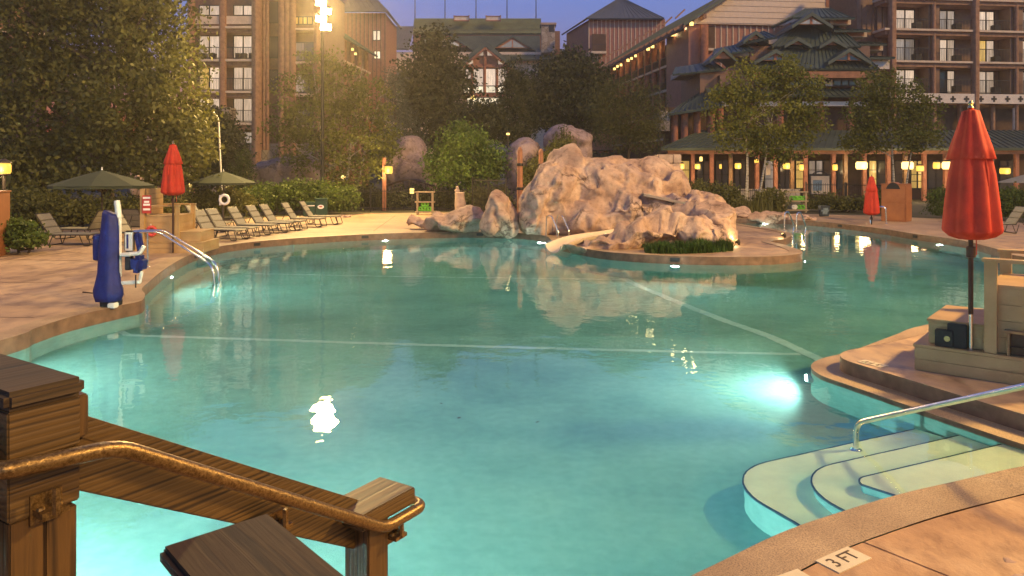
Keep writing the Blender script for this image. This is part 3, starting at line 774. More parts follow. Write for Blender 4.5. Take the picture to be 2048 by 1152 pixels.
_ico = bmesh.new(); bmesh.ops.create_icosphere(_ico, subdivisions=3, radius=1)
_iv = [v.co.copy() for v in _ico.verts]; _if = [tuple(v.index for v in f.verts) for f in _ico.faces]; _ico.free()
def rock(name, blobs, label, base, mat='rock', vox=.075, amp=1.0, seed=0, smooth_it=14, group=None, top=True, parent=None):
    s = MB()
    for (px, py, d, w, h, dep) in blobs:
        c = P(px, py, d); rx, rz = w / 2 * d / FPX, h / 2 * d / FPX
        s.add([(c.x + v.x * rx, c.y + v.y * dep, c.z + v.z * rz) for v in _iv], _if)
        if c.z - rz > .05:   # carry it down to the ground
            s.add([(c.x + v.x * rx * .9, c.y + v.y * dep * .9, (c.z) * .5 + v.z * c.z * .75) for v in _iv], _if)
    me = bpy.data.meshes.new(name); me.from_pydata(s.v, [], s.f)
    o = link(name, me)
    md = o.modifiers.new('r', 'REMESH'); md.mode = 'VOXEL'; md.voxel_size = vox
    md = o.modifiers.new('s', 'SMOOTH'); md.factor = .5; md.iterations = smooth_it
    bpy.context.view_layer.update()
    me2 = bpy.data.meshes.new_from_object(o.evaluated_get(bpy.context.evaluated_depsgraph_get()))
    o.modifiers.clear(); o.data = me2; bpy.data.meshes.remove(me)
    me2.name = name
    base = Vector(base); rng = np.random.default_rng(100 + seed)
    nv = len(me2.vertices); co = np.empty(nv * 3); me2.vertices.foreach_get('co', co); co = co.reshape(-1, 3)
    fc = np.array([noise.noise_vector(Vector(p) * .9 + Vector((seed * 13.1, seed * 7.7, 0))) for p in co])
    for cell, cut, lift, jit in ((1.45 * amp ** .5,   .90, .55, .34), (.60 * amp ** .5, .45, .20, .30)):
        me2.vertices.foreach_set('co', co.ravel()); me2.update()
        no = np.empty(nv * 3); me2.vertices.foreach_get('normal', no); no = no.reshape(-1, 3)
        ext = co.max(0) - co.min(0); area = 1.3 * (ext[0] * ext[2] * 2 + ext[0] * ext[1] + ext[1] * ext[2] * 2)
        K = int(max(6, min(420, area / cell ** 2))); rp = co.min(0) + rng.random((K, 3)) * ext; seeds = list(dict.fromkeys(int(np.argmin(((co - p_) ** 2).sum(1))) for p_ in rp)); rj = rng.normal(size=(K, 3)) * jit; ro = rng.uniform(-.06, .05, K) * cell; K = len(seeds)
        wp = co + fc * cell * .22; sp = wp[seeds] * np.array([1, 1, .8]); q = wp * np.array([1, 1, .8])
        ids = np.empty(nv, int); gap = np.empty(nv)
        for i in range(0, nv, 4000):
            dm = np.sqrt(((q[i:i + 4000, None, :] - sp[None]) ** 2).sum(2)); ids[i:i + 4000] = np.argmin(dm, 1); dm.partition(1, axis=1); gap[i:i + 4000] = dm[:, 1] - dm[:, 0]
        for k in range(K):
            m_ = ids == k
            if m_.sum() < 8: continue
            n_ = no[m_].mean(0) + rj[k]; n_ /= np.linalg.norm(n_) + 1e-9
            dd = co[m_] @ n_; h_ = np.percentile(dd, 55) + ro[k]
            mv = np.where(dd > h_, -(dd - h_) * cut, (h_ - dd) * lift)
            co[m_] += n_[None] * np.clip(mv, -.42 * cell, .18 * cell)[:, None]
        crk = np.clip(1 - gap / (.16 * cell), 0, 1) * (fc[:, 0] > -.12); co -= no * (crk * (.17 if cell > .8 * amp ** .5 else .035) * amp)[:, None]
    me2.vertices.foreach_set('co', co.ravel()); me2.update()
    ed = np.empty(len(me2.edges) * 2, dtype=np.int32); me2.edges.foreach_get('vertices', ed); ed = ed.reshape(-1, 2)
    for it in range(1):          # ease the cut edges a little, as weather does
        acc = np.zeros_like(co); cnt = np.zeros(nv); np.add.at(acc, ed[:, 0], co[ed[:, 1]]); np.add.at(acc, ed[:, 1], co[ed[:, 0]]); np.add.at(cnt, ed[:, 0], 1); np.add.at(cnt, ed[:, 1], 1)
        co = co * .55 + acc / np.maximum(cnt, 1)[:, None] * .45
    me2.vertices.foreach_set('co', co.ravel()); me2.update()
    no = np.empty(nv * 3); me2.vertices.foreach_get('normal', no); no = no.reshape(-1, 3)
    disp = np.array([.03 * noise.fractal(Vector(p) * 2.2, .8, 2.2, 5) for p in co]) * min(1, amp)
    co2 = co + no * disp[:, None]
    co2 -= np.array(base)
    me2.vertices.foreach_set('co', co2.ravel()); me2.update()
    me2.materials.clear(); me2.materials.append(M[mat]); me2.shade_smooth()
    o.location = base
    if label: tag(o, label, 'rock', group)
    if parent is not None: o.parent = parent; o.location = base - parent.location
    return o
main = rock('slide_rock', [(1066, 425, 27, 62, 112, 1.0), (1108, 400, 27.5, 110, 165, 1.3), (1150, 362, 28.5, 110, 120, 1.8), (1136, 322, 28.5, 84, 64, 1.2), (1215, 385, 28, 165, 140, 1.7), (1238, 345, 29, 130, 56, 1.5),
     (1300, 345, 28.8, 100, 62, 1.4), (1305, 388, 27, 80, 80, .9), (1342, 372, 28, 66, 90, 1.2), (1398, 428, 25.8, 116, 98, 1.5), (1436, 448, 24.3, 76, 96, 1.1), (1452, 474, 23.6, 50, 60, .7), (1180, 448, 26.6, 130, 80, 1.0), (1275, 425, 26.4, 150, 70, .9), (1350, 420, 25.9, 80, 70, .9)],
     'great pink sandstone rock mass with the water slide running through it', (3.4, 27.2, 0), seed=1)
rock('front_rock', [(1160, 497, 22.2, 90, 22, .6), (1215, 487, 22.2, 110, 40, .8), (1278, 468, 22.4, 100, 72, .9), (1335, 448, 22.7, 74, 82, .9), (1395, 466, 22.5, 90, 70, .9), (1440, 482, 22.3, 56, 50, .7)],
     'low pink rock ridge in front of the slide, behind the island grass', (4.2, 22.4, 0), seed=2, vox=.065, amp=.8)
rock('tall_boulder', [(1000, 425, 27.2, 62, 96, .8), (984, 448, 27.0, 58, 50, .7), (1016, 440, 27.1, 40, 80, .7)], 'tall rounded boulder standing left of the slide rock', (-.4, 27.2, 0), seed=3, vox=.06, amp=.62)
rock('low_boulder', [(905, 442, 28, 110, 46, .9), (945, 436, 28, 56, 52, .7), (868, 451, 28.2, 60, 28, .6)], 'long low boulder with split face left of the tall boulder', (-2.2, 28, 0), seed=4, vox=.06, amp=.62)
rock('small_boulder', [(828, 442, 29.5, 42, 26, .5), (845, 446, 29.2, 30, 20, .4)], 'small end boulder at the left of the rock group', (-3.9, 29.4, 0), seed=5, vox=.07, amp=.4)
for i, (bl, lb) in enumerate([([(1482, 431, 36.5, 56, 34, .8)], 'boulder on the far shore behind the right end of the slide rock'),
                              ([(1540, 435, 35.6, 86, 28, .8), (1515, 437, 35.6, 50, 22, .6)], 'long flat boulder on the far shore under the birch'),
                              ([(1602, 438, 35, 64, 24, .7)], 'flat boulder on the far shore below the vest rack')]):
    rock('shore_boulder', bl, lb, P(bl[0][0], 342, bl[0][2]) - Vector((0, 0, CAMH)), seed=8 + i, vox=.1, amp=.5, group='boulders on the far shore')
for i, (bl, lb) in enumerate([([(575, 345, 47, 110, 60, 2), (620, 340, 47, 60, 56, 1.6), (535, 345, 47, 70, 46, 1.6), (570, 322, 48, 40, 18, 1.4)], 'purple grey rock bank behind the hedge at left'),
                              ([(820, 300, 50, 66, 66, 1.8), (805, 345, 49, 70, 70, 1.6), (850, 345, 49, 60, 70, 1.6), (790, 320, 49, 50, 50, 1.4)], 'tall purple rock pile left of the bright green tree'),
                              ([(1048, 302, 46, 76, 52, 1.8), (1035, 325, 45, 60, 46, 1.6)], 'purple rock ledge behind the totem posts'),
                              ([(1130, 275, 47, 96, 46, 2), (1160, 290, 46.5, 60, 40, 1.6)], 'purple rock knoll with tall plants above the slide rock'),
                              ([(300, 300, 52, 60, 60, 1.6), (285, 340, 51, 60, 50, 1.5)], 'dim rock bank under the big tree at left')]):
    rock('bank_rock', bl, lb, P(bl[0][0], 342, bl[0][2]) - Vector((0, 0, CAMH)), 'rock_back', seed=12 + i, vox=.2, amp=1.0, group='rocks on the planted bank')
rock('bank_rock', [(680, 434, 37, 26, 12, .4), (694, 433, 37, 22, 13, .4)], 'pair of small edging stones at the right end of the hedge', (-8.3, 37, 0), 'rock_back', seed=19, vox=.06, amp=.25)
rock('edge_rock', [(2045, 1150, 4.25, 130, 34, .22)], 'smooth rounded edging rock at the bottom right corner', (2.9, 4.25, 0), seed=23, vox=.03, amp=.12)
# water slide: a pale flume with raised rims, dipping behind the front rock
t = thing('water_slide', 'pale cream water slide flume curling out of the rocks into the pool', 'slide', (1.3, 22.9, 0))
pth = crom([P(1106, 505, 22.4), P(1150, 488, 22.9), P(1225, 476, 23.8), P(1300, 462, 24.8), P(1340, 450, 25.8)], 6)
s = MB(); NS = 9
for i, p in enumerate(pth):
    tg = (pth[min(i + 1, len(pth) - 1)] - pth[max(i - 1, 0)]); tg.z = 0; tg.normalize(); sd = Vector((-tg.y, tg.x, 0))
    for layer, rr in ((0, .36), (1, .41)):
        for j in range(NS):
            a = math.pi * j / (NS - 1); q = p + sd * (rr * math.cos(a)) + Vector((0, 0, .22 - rr * math.sin(a) * .62))
            s.v.append(tuple(q - t.location))
W2 = NS * 2
for i in range(len(pth) - 1):
    for j in range(NS - 1):
        a = i * W2 + j; s.f.append((a, a + 1, a + W2 + 1, a + W2)); a += NS; s.f.append((a, a + W2, a + W2 + 1, a + 1))
    for j in (0, NS - 1):
        a = i * W2 + j; s.f.append((a, a + W2, a + W2 + NS, a + NS))
for i in (0, len(pth) - 1):
    for j in range(NS - 1): a = i * W2 + j; s.f.append((a, a + 1, a + NS + 1, a + NS))
s.build('flume', 'slide_gel', t, smooth=True)
a_, b_ = P(1288, 387, 25.75) - t.location, P(1403, 411, 24.85) - t.location
MB().add([tuple(a_), tuple(b_), tuple(b_ + Vector((.1, .9, -.05))), tuple(a_ + Vector((.1, .9, 0))), tuple(a_ + Vector((0, .05, -.09))), tuple(b_ + Vector((0, .05, -.09)))], [(0, 1, 2, 3), (0, 4, 5, 1)]).build('flume_rim', 'slide_gel', t)
t2 = thing('stone_pier', 'squared stone pier of stacked blocks behind the slide rock', 'pier', (6.15, 29.2, 0))
zz = 0
for k in range(6):
    h = (.55, .5, .6, .45, .5, .36)[k]; w = .40 + .03 * ((k * 7) % 3)
    MB().bx(-w, .0 + .12 * (k % 2) - .002, -.4, .4, zz, zz + h - .012).build('stone_block', 'stone_block', t2, bevel=.03)
    MB().bx(.0 + .12 * (k % 2) + .012, w, -.4 + .01 * k, .39, zz, zz + h - .012).build('stone_block', 'stone_block', t2, bevel=.03); zz += h

# ------------------------------------------------------------------ plants
def mat_leaf(name, c0, c1, trans=.35):
    m, nt, b = nmat(name)
    g = nt.nodes.new('ShaderNodeNewGeometry')
    r = ramp(nt, g.outputs['Random Per Island'], [(.0, c0), (1.0, c1)])
    n = tex_noise(nt, .6, 3); r2 = ramp(nt, n.outputs[0], [(.35, (.7, .72, .7)), (.65, (1.2, 1.15, 1.1))])
    c = mixc(nt, 1.0, r.outputs[0], r2.outputs[0], 'MULTIPLY')
    nt.links.new(c, b.inputs['Base Color']); b.inputs['Roughness'].default_value = .55; b.inputs['Specular IOR Level'].default_value = .3
    tr = nt.nodes.new('ShaderNodeBsdfTranslucent'); nt.links.new(c, tr.inputs['Color'])
    ms = nt.nodes.new('ShaderNodeMixShader'); ms.inputs[0].default_value = trans
    nt.links.new(b.outputs[0], ms.inputs[1]); nt.links.new(tr.outputs[0], ms.inputs[2]); nt.links.new(ms.outputs[0], nt.nodes['Material Output'].inputs[0])
mat_leaf('leaf_oak', (.075, .085, .022), (.15, .15, .04))
mat_leaf('leaf_birch', (.10, .12, .02), (.20, .21, .04))
mat_leaf('leaf_dark', (.04, .05, .018), (.085, .095, .03))
mat_leaf('leaf_bright', (.07, .13, .018), (.16, .24, .04))
mat_leaf('leaf_blue', (.08, .095, .07), (.15, .17, .13))
mat_leaf('leaf_hedge', (.05, .085, .015), (.11, .16, .03))
mat_leaf('grass', (.02, .055, .008), (.06, .12, .02))
mat_leaf('grass_dry', (.10, .11, .03), (.2, .19, .06))
simple('bark', (.09, .06, .04), .9, var=.4, scale=8, bmp=.6, bd=.03)
def mat_birch():
    m, nt, b = nmat('bark_birch')
    n = tex_noise(nt, 3.2, 4, .6, vscale=(1, 1, 5)); r = ramp(nt, n.outputs[0], [(.38, (.06, .05, .04)), (.48, (.42, .37, .29)), (.8, (.55, .5, .41))])
    nt.links.new(r.outputs[0], b.inputs['Base Color']); b.inputs['Roughness'].default_value = .8
mat_birch()
def leaf_mesh(name, cen, size, mat, rng, aspect=.6, up=.25):
    n = len(cen)
    d = rng.normal(size=(n, 3)); d[:, 2] += up; d /= np.linalg.norm(d, axis=1)[:, None]
    e = np.cross(d, rng.normal(size=(n, 3))); e /= np.linalg.norm(e, axis=1)[:, None] + 1e-9
    f = np.cross(d, e); L = size * rng.uniform(.6, 1.3, n)[:, None]
    a = cen + e * L; b = cen + f * L * aspect + d * L * .15; c = cen - e * L; g = cen - f * L * aspect + d * L * .15
    v = np.stack([a, b, c, g], 1).reshape(-1, 3)
    me = bpy.data.meshes.new(name)
    me.vertices.add(4 * n); me.vertices.foreach_set('co', v.ravel().astype(np.float32))
    me.loops.add(4 * n); me.loops.foreach_set('vertex_index', np.arange(4 * n, dtype=np.int32))
    me.polygons.add(n); me.polygons.foreach_set('loop_start', np.arange(0, 4 * n, 4, dtype=np.int32))
    try: me.polygons.foreach_set('loop_total', np.full(n, 4, dtype=np.int32))
    except Exception: pass
    me.update(calc_edges=True); me.validate(); me.materials.append(M[mat])
    return me
def lobe_points(lobes, n, rng, fill=.55):
    vol = np.array([w * h for (_, w, _, h) in [(0, l[1].x, 0, l[1].z) for l in lobes]]); vol = vol / vol.sum()
    idx = rng.choice(len(lobes), n, p=vol)
    d = rng.normal(size=(n, 3)); d /= np.linalg.norm(d, axis=1)[:, None]
    r = fill + (1 - fill) * rng.random(n) ** .6; r *= rng.uniform(.74, 1.24, n)
    c = np.array([list(l[0]) for l in lobes])[idx]; q = np.array([list(l[1]) for l in lobes])[idx]
    return c + d * q * r[:, None]
def px_lobes(spec):
    out = []
    for (px, py, d, w, h, dep) in spec:
        out.append((P(px, py, d), Vector((w / 2 * d / FPX, dep, h / 2 * d / FPX))))
    return out
def tree(name, label, base, spec, mat, bark='bark', nclus=260, per=26, leaf=.13, spread=.5, stems=((0, 0, .16),), seed=1, cat='tree', group=None, limbs=True, aspect=.6, ground_z=0, lean=()):
    rng = np.random.default_rng(seed); rr = random.Random(seed)
    base = Vector(base); lobes = px_lobes(spec)
    t = thing(name, label, cat, base, 0, group)
    cl = lobe_points(lobes, nclus, rng)
    cen = np.repeat(cl, per, 0) + rng.normal(size=(nclus * per, 3)) * np.array([spread, spread, spread * .7])
    cen = cen[cen[:, 2] > .15] - np.array(base)
    link('crown', leaf_mesh('crown', cen, leaf, mat, rng, aspect), t)
    if limbs:
        topz = max(l[0].z for l in lobes); br = MB(); cx = sum((l[0] for l in lobes), Vector()) / len(lobes)
        for k, (ox, oy, r0) in enumerate(stems):
            tgt = Vector(lean[k]) if k < len(lean) else Vector((cx.x + ox * 3, cx.y + oy * 2, topz)) - base
            p0 = Vector((ox, oy, -.1)); pts = []
            for i in range(9):
                f_ = i / 8; p = p0.lerp(tgt, f_); p.x += math.sin(f_ * 5 + seed + k) * .10 * tgt.z / 8; p.y += math.cos(f_ * 4 + k) * .08 * tgt.z / 8; pts.append(p)
            tk = MB().tube(pts, [r0 * (1.25 if i == 0 else 1 - .85 * i / 8) for i in range(9)], 9)
            tk.build('trunk', bark, t, smooth=True)
            near = sorted(lobes, key=lambda l: (l[0] - base - tgt.lerp(p0, .4)).length)
            for l in (lobes if len(stems) == 1 else lobes[k::len(stems)]):
                q = l[0] - base; f_ = min(.8, max(.25, (q.z - abs(q.x - tgt.x) * .6) / max(tgt.z, .1)))
                s0 = p0.lerp(tgt, f_); r1 = r0 * (1 - .8 * f_) * .7
                for m_ in range(2):
                    e = q + Vector((rr.uniform(-.6, .6) * l[1].x, rr.uniform(-.6, .6) * l[1].y, rr.uniform(0, .7) * l[1].z))
                    mid = s0.lerp(e, .5) + Vector((rr.uniform(-.2, .2), rr.uniform(-.2, .2), -.15))
                    br.tube([s0, mid, e], [r1, r1 * .6, r1 * .15], 6)
        br.build('limb', bark, t, smooth=True)
    return t
tree('leafy_tree', 'huge dark leafy tree filling the left edge of the view', G(215, 438), [(60, 40, 37, 260, 260, 2.6), (190, 60, 37, 240, 240, 2.8), (300, 90, 36, 180, 220, 2.4), (350, 200, 34, 120, 170, 1.8), (375, 290, 33.5, 100, 130, 1.5), (250, 240, 34, 220, 200, 2.2), (90, 240, 36, 240, 220, 2.4), (150, -70, 38, 300, 200, 3), (290, -60, 38, 160, 160, 2.5), (320, 330, 33, 120, 90, 1.4), (60, 350, 35, 150, 110, 1.5), (180, 345, 34.5, 150, 90, 1.4)],
     'leaf_oak', nclus=1700, per=34, leaf=.125, spread=.36, stems=((0, 0, .30),), seed=3)
tree('birch_tree', 'sparse birch with several pale stems behind the tall floodlight pole', P(660, 425, 43.5).xy.to_3d(), [(640, 130, 43.5, 86, 60, 1), (608, 190, 44, 100, 110, 1.3), (680, 180, 43.5, 120, 100, 1.3), (735, 215, 43.5, 110, 110, 1.3), (650, 255, 43, 140, 120, 1.5), (600, 290, 44, 100, 110, 1.3), (712, 300, 43, 130, 120, 1.4), (570, 250, 45, 70, 110, 1.2), (760, 290, 44, 80, 90, 1.1), (690, 360, 43, 100, 50, 1)],
     'leaf_birch', 'bark_birch', nclus=400, per=32, leaf=.10, spread=.26, stems=((-.35, 0, .10), (.05, .2, .09), (.6, .1, .10), (1.1, .3, .08)), seed=5)
tree('spruce_tree', 'blue grey spruce beside the tall rock pile', P(790, 425, 51).xy.to_3d(), [(792, 285, 51, 110, 60, 1.5), (790, 250, 51, 90, 70, 1.3), (786, 210, 51, 60, 70, 1), (782, 170, 51, 34, 60, .7), (810, 300, 51, 90, 40, 1.3)], 'leaf_blue', nclus=330, per=30, leaf=.10, spread=.3, seed=6, aspect=.25, stems=((0, 0, .15),))
tree('dark_tree', 'tall dark tree in front of the left half of the main lodge', P(872, 420, 62).xy.to_3d(), [(868, 90, 62, 70, 70, 1.6), (850, 160, 62, 110, 120, 2.2), (905, 175, 62, 80, 110, 2), (860, 240, 61, 120, 120, 2.4), (915, 255, 61, 80, 90, 2), (840, 200, 62, 80, 120, 2), (885, 130, 62, 80, 80, 2)], 'leaf_dark', nclus=620, per=26, leaf=.17, spread=.5, seed=7, stems=((0, 0, .22),))
tree('juniper_tree', 'narrow dark juniper below the lodge chimney', P(1030, 420, 60).xy.to_3d(), [(1030, 150, 60, 44, 60, 1.2), (1028, 195, 60, 64, 90, 1.6), (1030, 250, 60, 76, 90, 1.8), (1005, 240, 60, 50, 60, 1.3)], 'leaf_dark', nclus=300, per=30, leaf=.15, spread=.35, seed=8, aspect=.35, stems=((0, 0, .18),))
tree('dark_tree', 'broad dark tree between the lodge and the hip roofed tower', P(1130, 420, 64).xy.to_3d(), [(1100, 160, 64, 90, 80, 2), (1150, 150, 64, 100, 90, 2), (1080, 210, 63, 90, 100, 2), (1130, 215, 63, 110, 110, 2.2), (1180, 170, 64, 70, 100, 2), (1190, 230, 62, 60, 90, 1.6)], 'leaf_dark', nclus=560, per=26, leaf=.17, spread=.5, seed=9, stems=((0, 0, .22),))
tree('pine_tree', 'round crowned dark pine behind the right of the slide rock', P(1255, 420, 49).xy.to_3d(), [(1250, 190, 49, 110, 70, 1.6), (1215, 225, 49, 80, 90, 1.5), (1265, 235, 48.5, 120, 90, 1.7), (1300, 225, 49, 66, 100, 1.4), (1235, 275, 48.5, 110, 60, 1.5), (1295, 280, 48.5, 60, 50, 1.3)], 'leaf_oak', nclus=420, per=34, leaf=.11, spread=.33, seed=10, aspect=.2, stems=((0, 0, .17),))
tree('round_tree', 'bright green round tree behind the left boulders', P(935, 420, 44).xy.to_3d(), [(930, 300, 44, 100, 80, 1.4), (895, 325, 44, 80, 70, 1.2), (965, 325, 44, 80, 80, 1.3), (925, 350, 43.5, 130, 50, 1.4), (918, 268, 44, 46, 46, .8), (985, 340, 44, 44, 50, 1)], 'leaf_bright', nclus=360, per=34, leaf=.10, spread=.3, seed=11, stems=((0, 0, .12),))
tree('birch_tree', 'leaning white birch pair before the green tiered roof', P(1505, 410, 41).xy.to_3d(), [(1560, 150, 41, 80, 60, 1.1), (1500, 170, 41, 120, 90, 1.4), (1600, 180, 41, 90, 100, 1.3), (1460, 210, 41.5, 90, 90, 1.2), (1540, 230, 40.5, 140, 100, 1.5), (1610, 250, 41, 80, 90, 1.2), (1480, 270, 41, 100, 70, 1.2), (1560, 290, 41, 110, 60, 1.2), (1590, 130, 41.5, 50, 40, .8)],
     'leaf_birch', 'bark_birch', nclus=340, per=38, leaf=.095, spread=.25, stems=((-.3, 0, .10), (.1, .1, .09)), seed=12, lean=((-.45, 0, 6.5), (1.3, 0, 6.0)))
tree('birch_tree', 'birch standing before the right wing beside the wooden towel bin', P(1800, 405, 43).xy.to_3d(), [(1760, 175, 43, 90, 70, 1.2), (1800, 210, 43, 120, 90, 1.4), (1740, 230, 43.5, 90, 90, 1.2), (1840, 240, 43, 80, 80, 1.2), (1790, 275, 43, 140, 60, 1.4), (1850, 280, 43, 60, 50, 1), (1720, 280, 43.5, 60, 60, 1)],
     'leaf_birch', 'bark_birch', nclus=280, per=38, leaf=.095, spread=.25, stems=((-.4, 0, .09), (.1, .1, .08)), seed=13, lean=((-.5, 0, 5.8), (1.0, 0, 5.0)))
tree('scrub_tree', 'dark scrubby tree under the lodge gable window', P(955, 420, 56).xy.to_3d(), [(960, 225, 56, 80, 40, 1.4), (985, 255, 56, 70, 50, 1.4), (945, 265, 56, 60, 50, 1.3)], 'leaf_dark', nclus=200, per=26, leaf=.14, spread=.4, seed=14, stems=((0, 0, .14),))
tree('conifer', 'small dark green cone shaped conifer left of the rock bank', P(487, 425, 45).xy.to_3d(), [(487, 310, 45, 20, 40, .4), (488, 345, 45, 40, 50, .7), (488, 385, 45, 56, 60, .9)], 'leaf_hedge', nclus=150, per=26, leaf=.09, spread=.2, seed=15, aspect=.3, stems=((0, 0, .10),))
tree('leafy_tree', 'dark leafy tree between the big tree and the lodge wing', P(440, 425, 52).xy.to_3d(), [(420, 260, 52, 90, 110, 1.6), (455, 300, 51, 80, 90, 1.4), (410, 340, 50, 110, 80, 1.6)], 'leaf_dark', nclus=300, per=28, leaf=.14, spread=.4, seed=16, stems=((0, 0, .16),))
def shrub(label, spec, mat='leaf_hedge', nclus=200, per=26, leaf=.08, spread=.2, seed=1, name='shrub', cat='shrub', group='shrubs round the deck'):
    c = P(spec[0][0], 342, spec[0][2])
    return tree(name, label, (c.x, c.y, 0), spec, mat, nclus=nclus, per=per, leaf=leaf, spread=spread, seed=seed, cat=cat, group=group, stems=((0, 0, .05), (.15, .1, .04)))
shrub('leafy green hedge behind the loungers and green bin', [(540, 395, 39.5, 90, 50, .9), (590, 393, 40, 80, 54, .9), (640, 395, 40, 80, 56, .9), (685, 402, 39.5, 50, 60, .8), (510, 402, 38.5, 50, 44, .8)], nclus=620, seed=21, name='hedge', cat='hedge')
shrub('low lit shrub at the far left by the wooden bin', [(38, 470, 20.6, 60, 40, .45), (15, 462, 20.8, 50, 50, .5), (58, 478, 20.4, 36, 28, .4)], nclus=260, leaf=.06, spread=.11, seed=22)
shrub('dark hedge under the big tree behind the left loungers', [(110, 420, 29.5, 120, 60, .8), (190, 425, 30, 120, 50, .8), (270, 420, 31, 110, 60, .8), (330, 420, 32, 90, 50, .8), (60, 415, 29, 100, 70, .8), (400, 410, 35, 110, 50, .9), (460, 408, 36, 90, 56, .9)], 'leaf_oak', nclus=700, seed=23, name='hedge', cat='hedge')
shrub('clipped box hedge behind the near red umbrella', [(1885, 408, 36, 60, 60, .8), (1930, 407, 35.5, 60, 60, .8), (1975, 407, 35, 60, 62, .8), (2020, 407, 34.5, 60, 64, .8), (2065, 407, 34, 60, 66, .8)], nclus=620, leaf=.06, spread=.13, seed=24, name='hedge', cat='hedge')
shrub('dark shrubs on the far shore under the birch pair', [(1420, 405, 40, 60, 60, .8), (1460, 400, 40, 60, 50, .8), (1540, 405, 40, 60, 50, .8), (1390, 395, 41, 60, 60, .8)], 'leaf_oak', nclus=380, seed=25)
shrub('dark shrub behind the iron fence left of the vest rack', [(760, 405, 44.5, 90, 50, .8), (820, 400, 45, 80, 56, .8), (720, 400, 45, 80, 60, .8)], 'leaf_dark', nclus=360, seed=26)
shrub('dark shrub behind the fence by the stone stump', [(890, 405, 44, 60, 60, .8), (960, 405, 42, 80, 50, .8), (1000, 400, 42, 50, 50, .7)], 'leaf_dark', nclus=280, seed=27)
shrub('green shrub by the far gate and red umbrella', [(1690, 412, 41.5, 120, 36, .6), (1760, 410, 40.5, 60, 50, .7), (1640, 410, 42.5, 60, 40, .6)], 'leaf_oak', nclus=300, seed=28)
shrub('bushy green plants round the totem posts', [(1125, 305, 43, 50, 60, .7), (1100, 330, 42.5, 50, 60, .7), (1065, 350, 42, 40, 60, .7), (1140, 330, 42, 60, 50, .7)], 'leaf_oak', nclus=260, seed=29)
# tall reed stems on the knoll
t = thing('reed_clump', 'clump of tall upright stems on the rock knoll above the slide', 'plant', P(1130, 342, 44.6).xy.to_3d())
rng = np.random.default_rng(31); pts = []
for k, (px, py) in enumerate(((1103, 285), (1112, 262), (1123, 255), (1128, 250), (1140, 262), (1096, 292))):
    top_ = P(px, py, 44.6) - t.location; MB().tube([(top_.x, 0, 0), (top_.x + .05, 0, top_.z * .6), tuple(top_)], [.06, .05, .02], 6).build('stem', 'leaf_hedge', t)
    for j in range(130): f_ = rng.random(); pts.append((top_.x + rng.normal() * .12, rng.normal() * .12, top_.z * (.55 + .45 * f_)))
link('foliage', leaf_mesh('foliage', np.array(pts), .12, 'leaf_oak', rng, .25), t)
# grass: on the island and round the birch
def grass(name, pts, hgt, mat, label, seed, w=.012, bend=.35):
    rng = np.random.default_rng(seed); s = MB()
    for (x, y, z) in pts:
        h = hgt * rng.uniform(.35, 1.2) * (.75 + .5 * noise.noise(Vector((x * 2.3, y * 2.3, 1)))); a = rng.uniform(0, 6.28); b_ = rng.uniform(.1, 1) * bend * h; dx, dy = math.cos(a) * b_, math.sin(a) * b_
        px_, py_ = -math.sin(a) * w, math.cos(a) * w
        s.add([(x - px_, y - py_, z), (x + px_, y + py_, z), (x + dx * .35 + px_ * .8, y + dy * .35 + py_ * .8, z + h * .6), (x + dx * .35 - px_ * .8, y + dy * .35 - py_ * .8, z + h * .6), (x + dx, y + dy, z + h)], [(0, 1, 2, 3), (3, 2, 4)])
    me = bpy.data.meshes.new(name); me.from_pydata(s.v, [], s.f); me.materials.append(M[mat])
    o = link(name, me); tag(o, label, kind='stuff'); return o
rng = np.random.default_rng(41); pts = []
while len(pts) < 5200:
    u_, v_ = rng.uniform(-1, 1, 2)
    if u_ * u_ + v_ * v_ > 1: continue
    c = G(1372, 503); x = c.x + u_ * 1.35 + .1; y = c.y + v_ * .55 + u_ * .35
    
    if noise.noise(Vector((x * 1.7, y * 1.7, 3))) + .55 < rng.random() * (u_ * u_ + v_ * v_): continue
    pts.append((x, y, .0))
grass('island_grass', pts, .36, 'grass', 'tuft of long green grass in front of the slide rocks', 41, .012, .9)
pts = [(P(1505, 0, 39.5).x + rng.normal() * .45, 39.3 + rng.normal() * .3, 0) for _ in range(1300)]
grass('dry_grass', pts, 1.0, 'grass_dry', 'pale dry grass at the foot of the birch pair', 42, .016, .5)
# ------------------------------------------------------------------ the lodge
simple('log', (.30, .155, .09), .7, var=.3, scale=3, bmp=.3, bd=.03)
simple('log_red', (.36, .14, .075), .7, var=.3, scale=3, bmp=.3, bd=.03)
mat_boards('siding_brown', (.15, .072, .038), (.23, .118, .065))
mat_boards('siding_red', (.27, .10, .06), (.38, .155, .095))
mat_boards('siding_cream', (.58, .44, .33), (.68, .53, .41))
simple('trim_cream', (.62, .48, .35), .7, var=.15, scale=2)
simple('trim_white', (.70, .60, .50), .7, var=.1, scale=2)
simple('roof_green', (.075, .095, .068), .5, var=.25, scale=.7, bmp=.1)
simple('roof_slate', (.10, .108, .115), .5, var=.2, scale=.7, bmp=.1)
simple('roof_olive', (.18, .20, .10), .6, var=.25, scale=.5, bmp=.1)
simple('fascia', (.34, .145, .07), .6, var=.25, scale=2)
simple('rail_iron', (.018, .014, .012), .5, var=.2)
simple('recess_shade', (.10, .055, .033), .8, var=.3, scale=2)  # dark brown with the shade of porches and recesses put into it
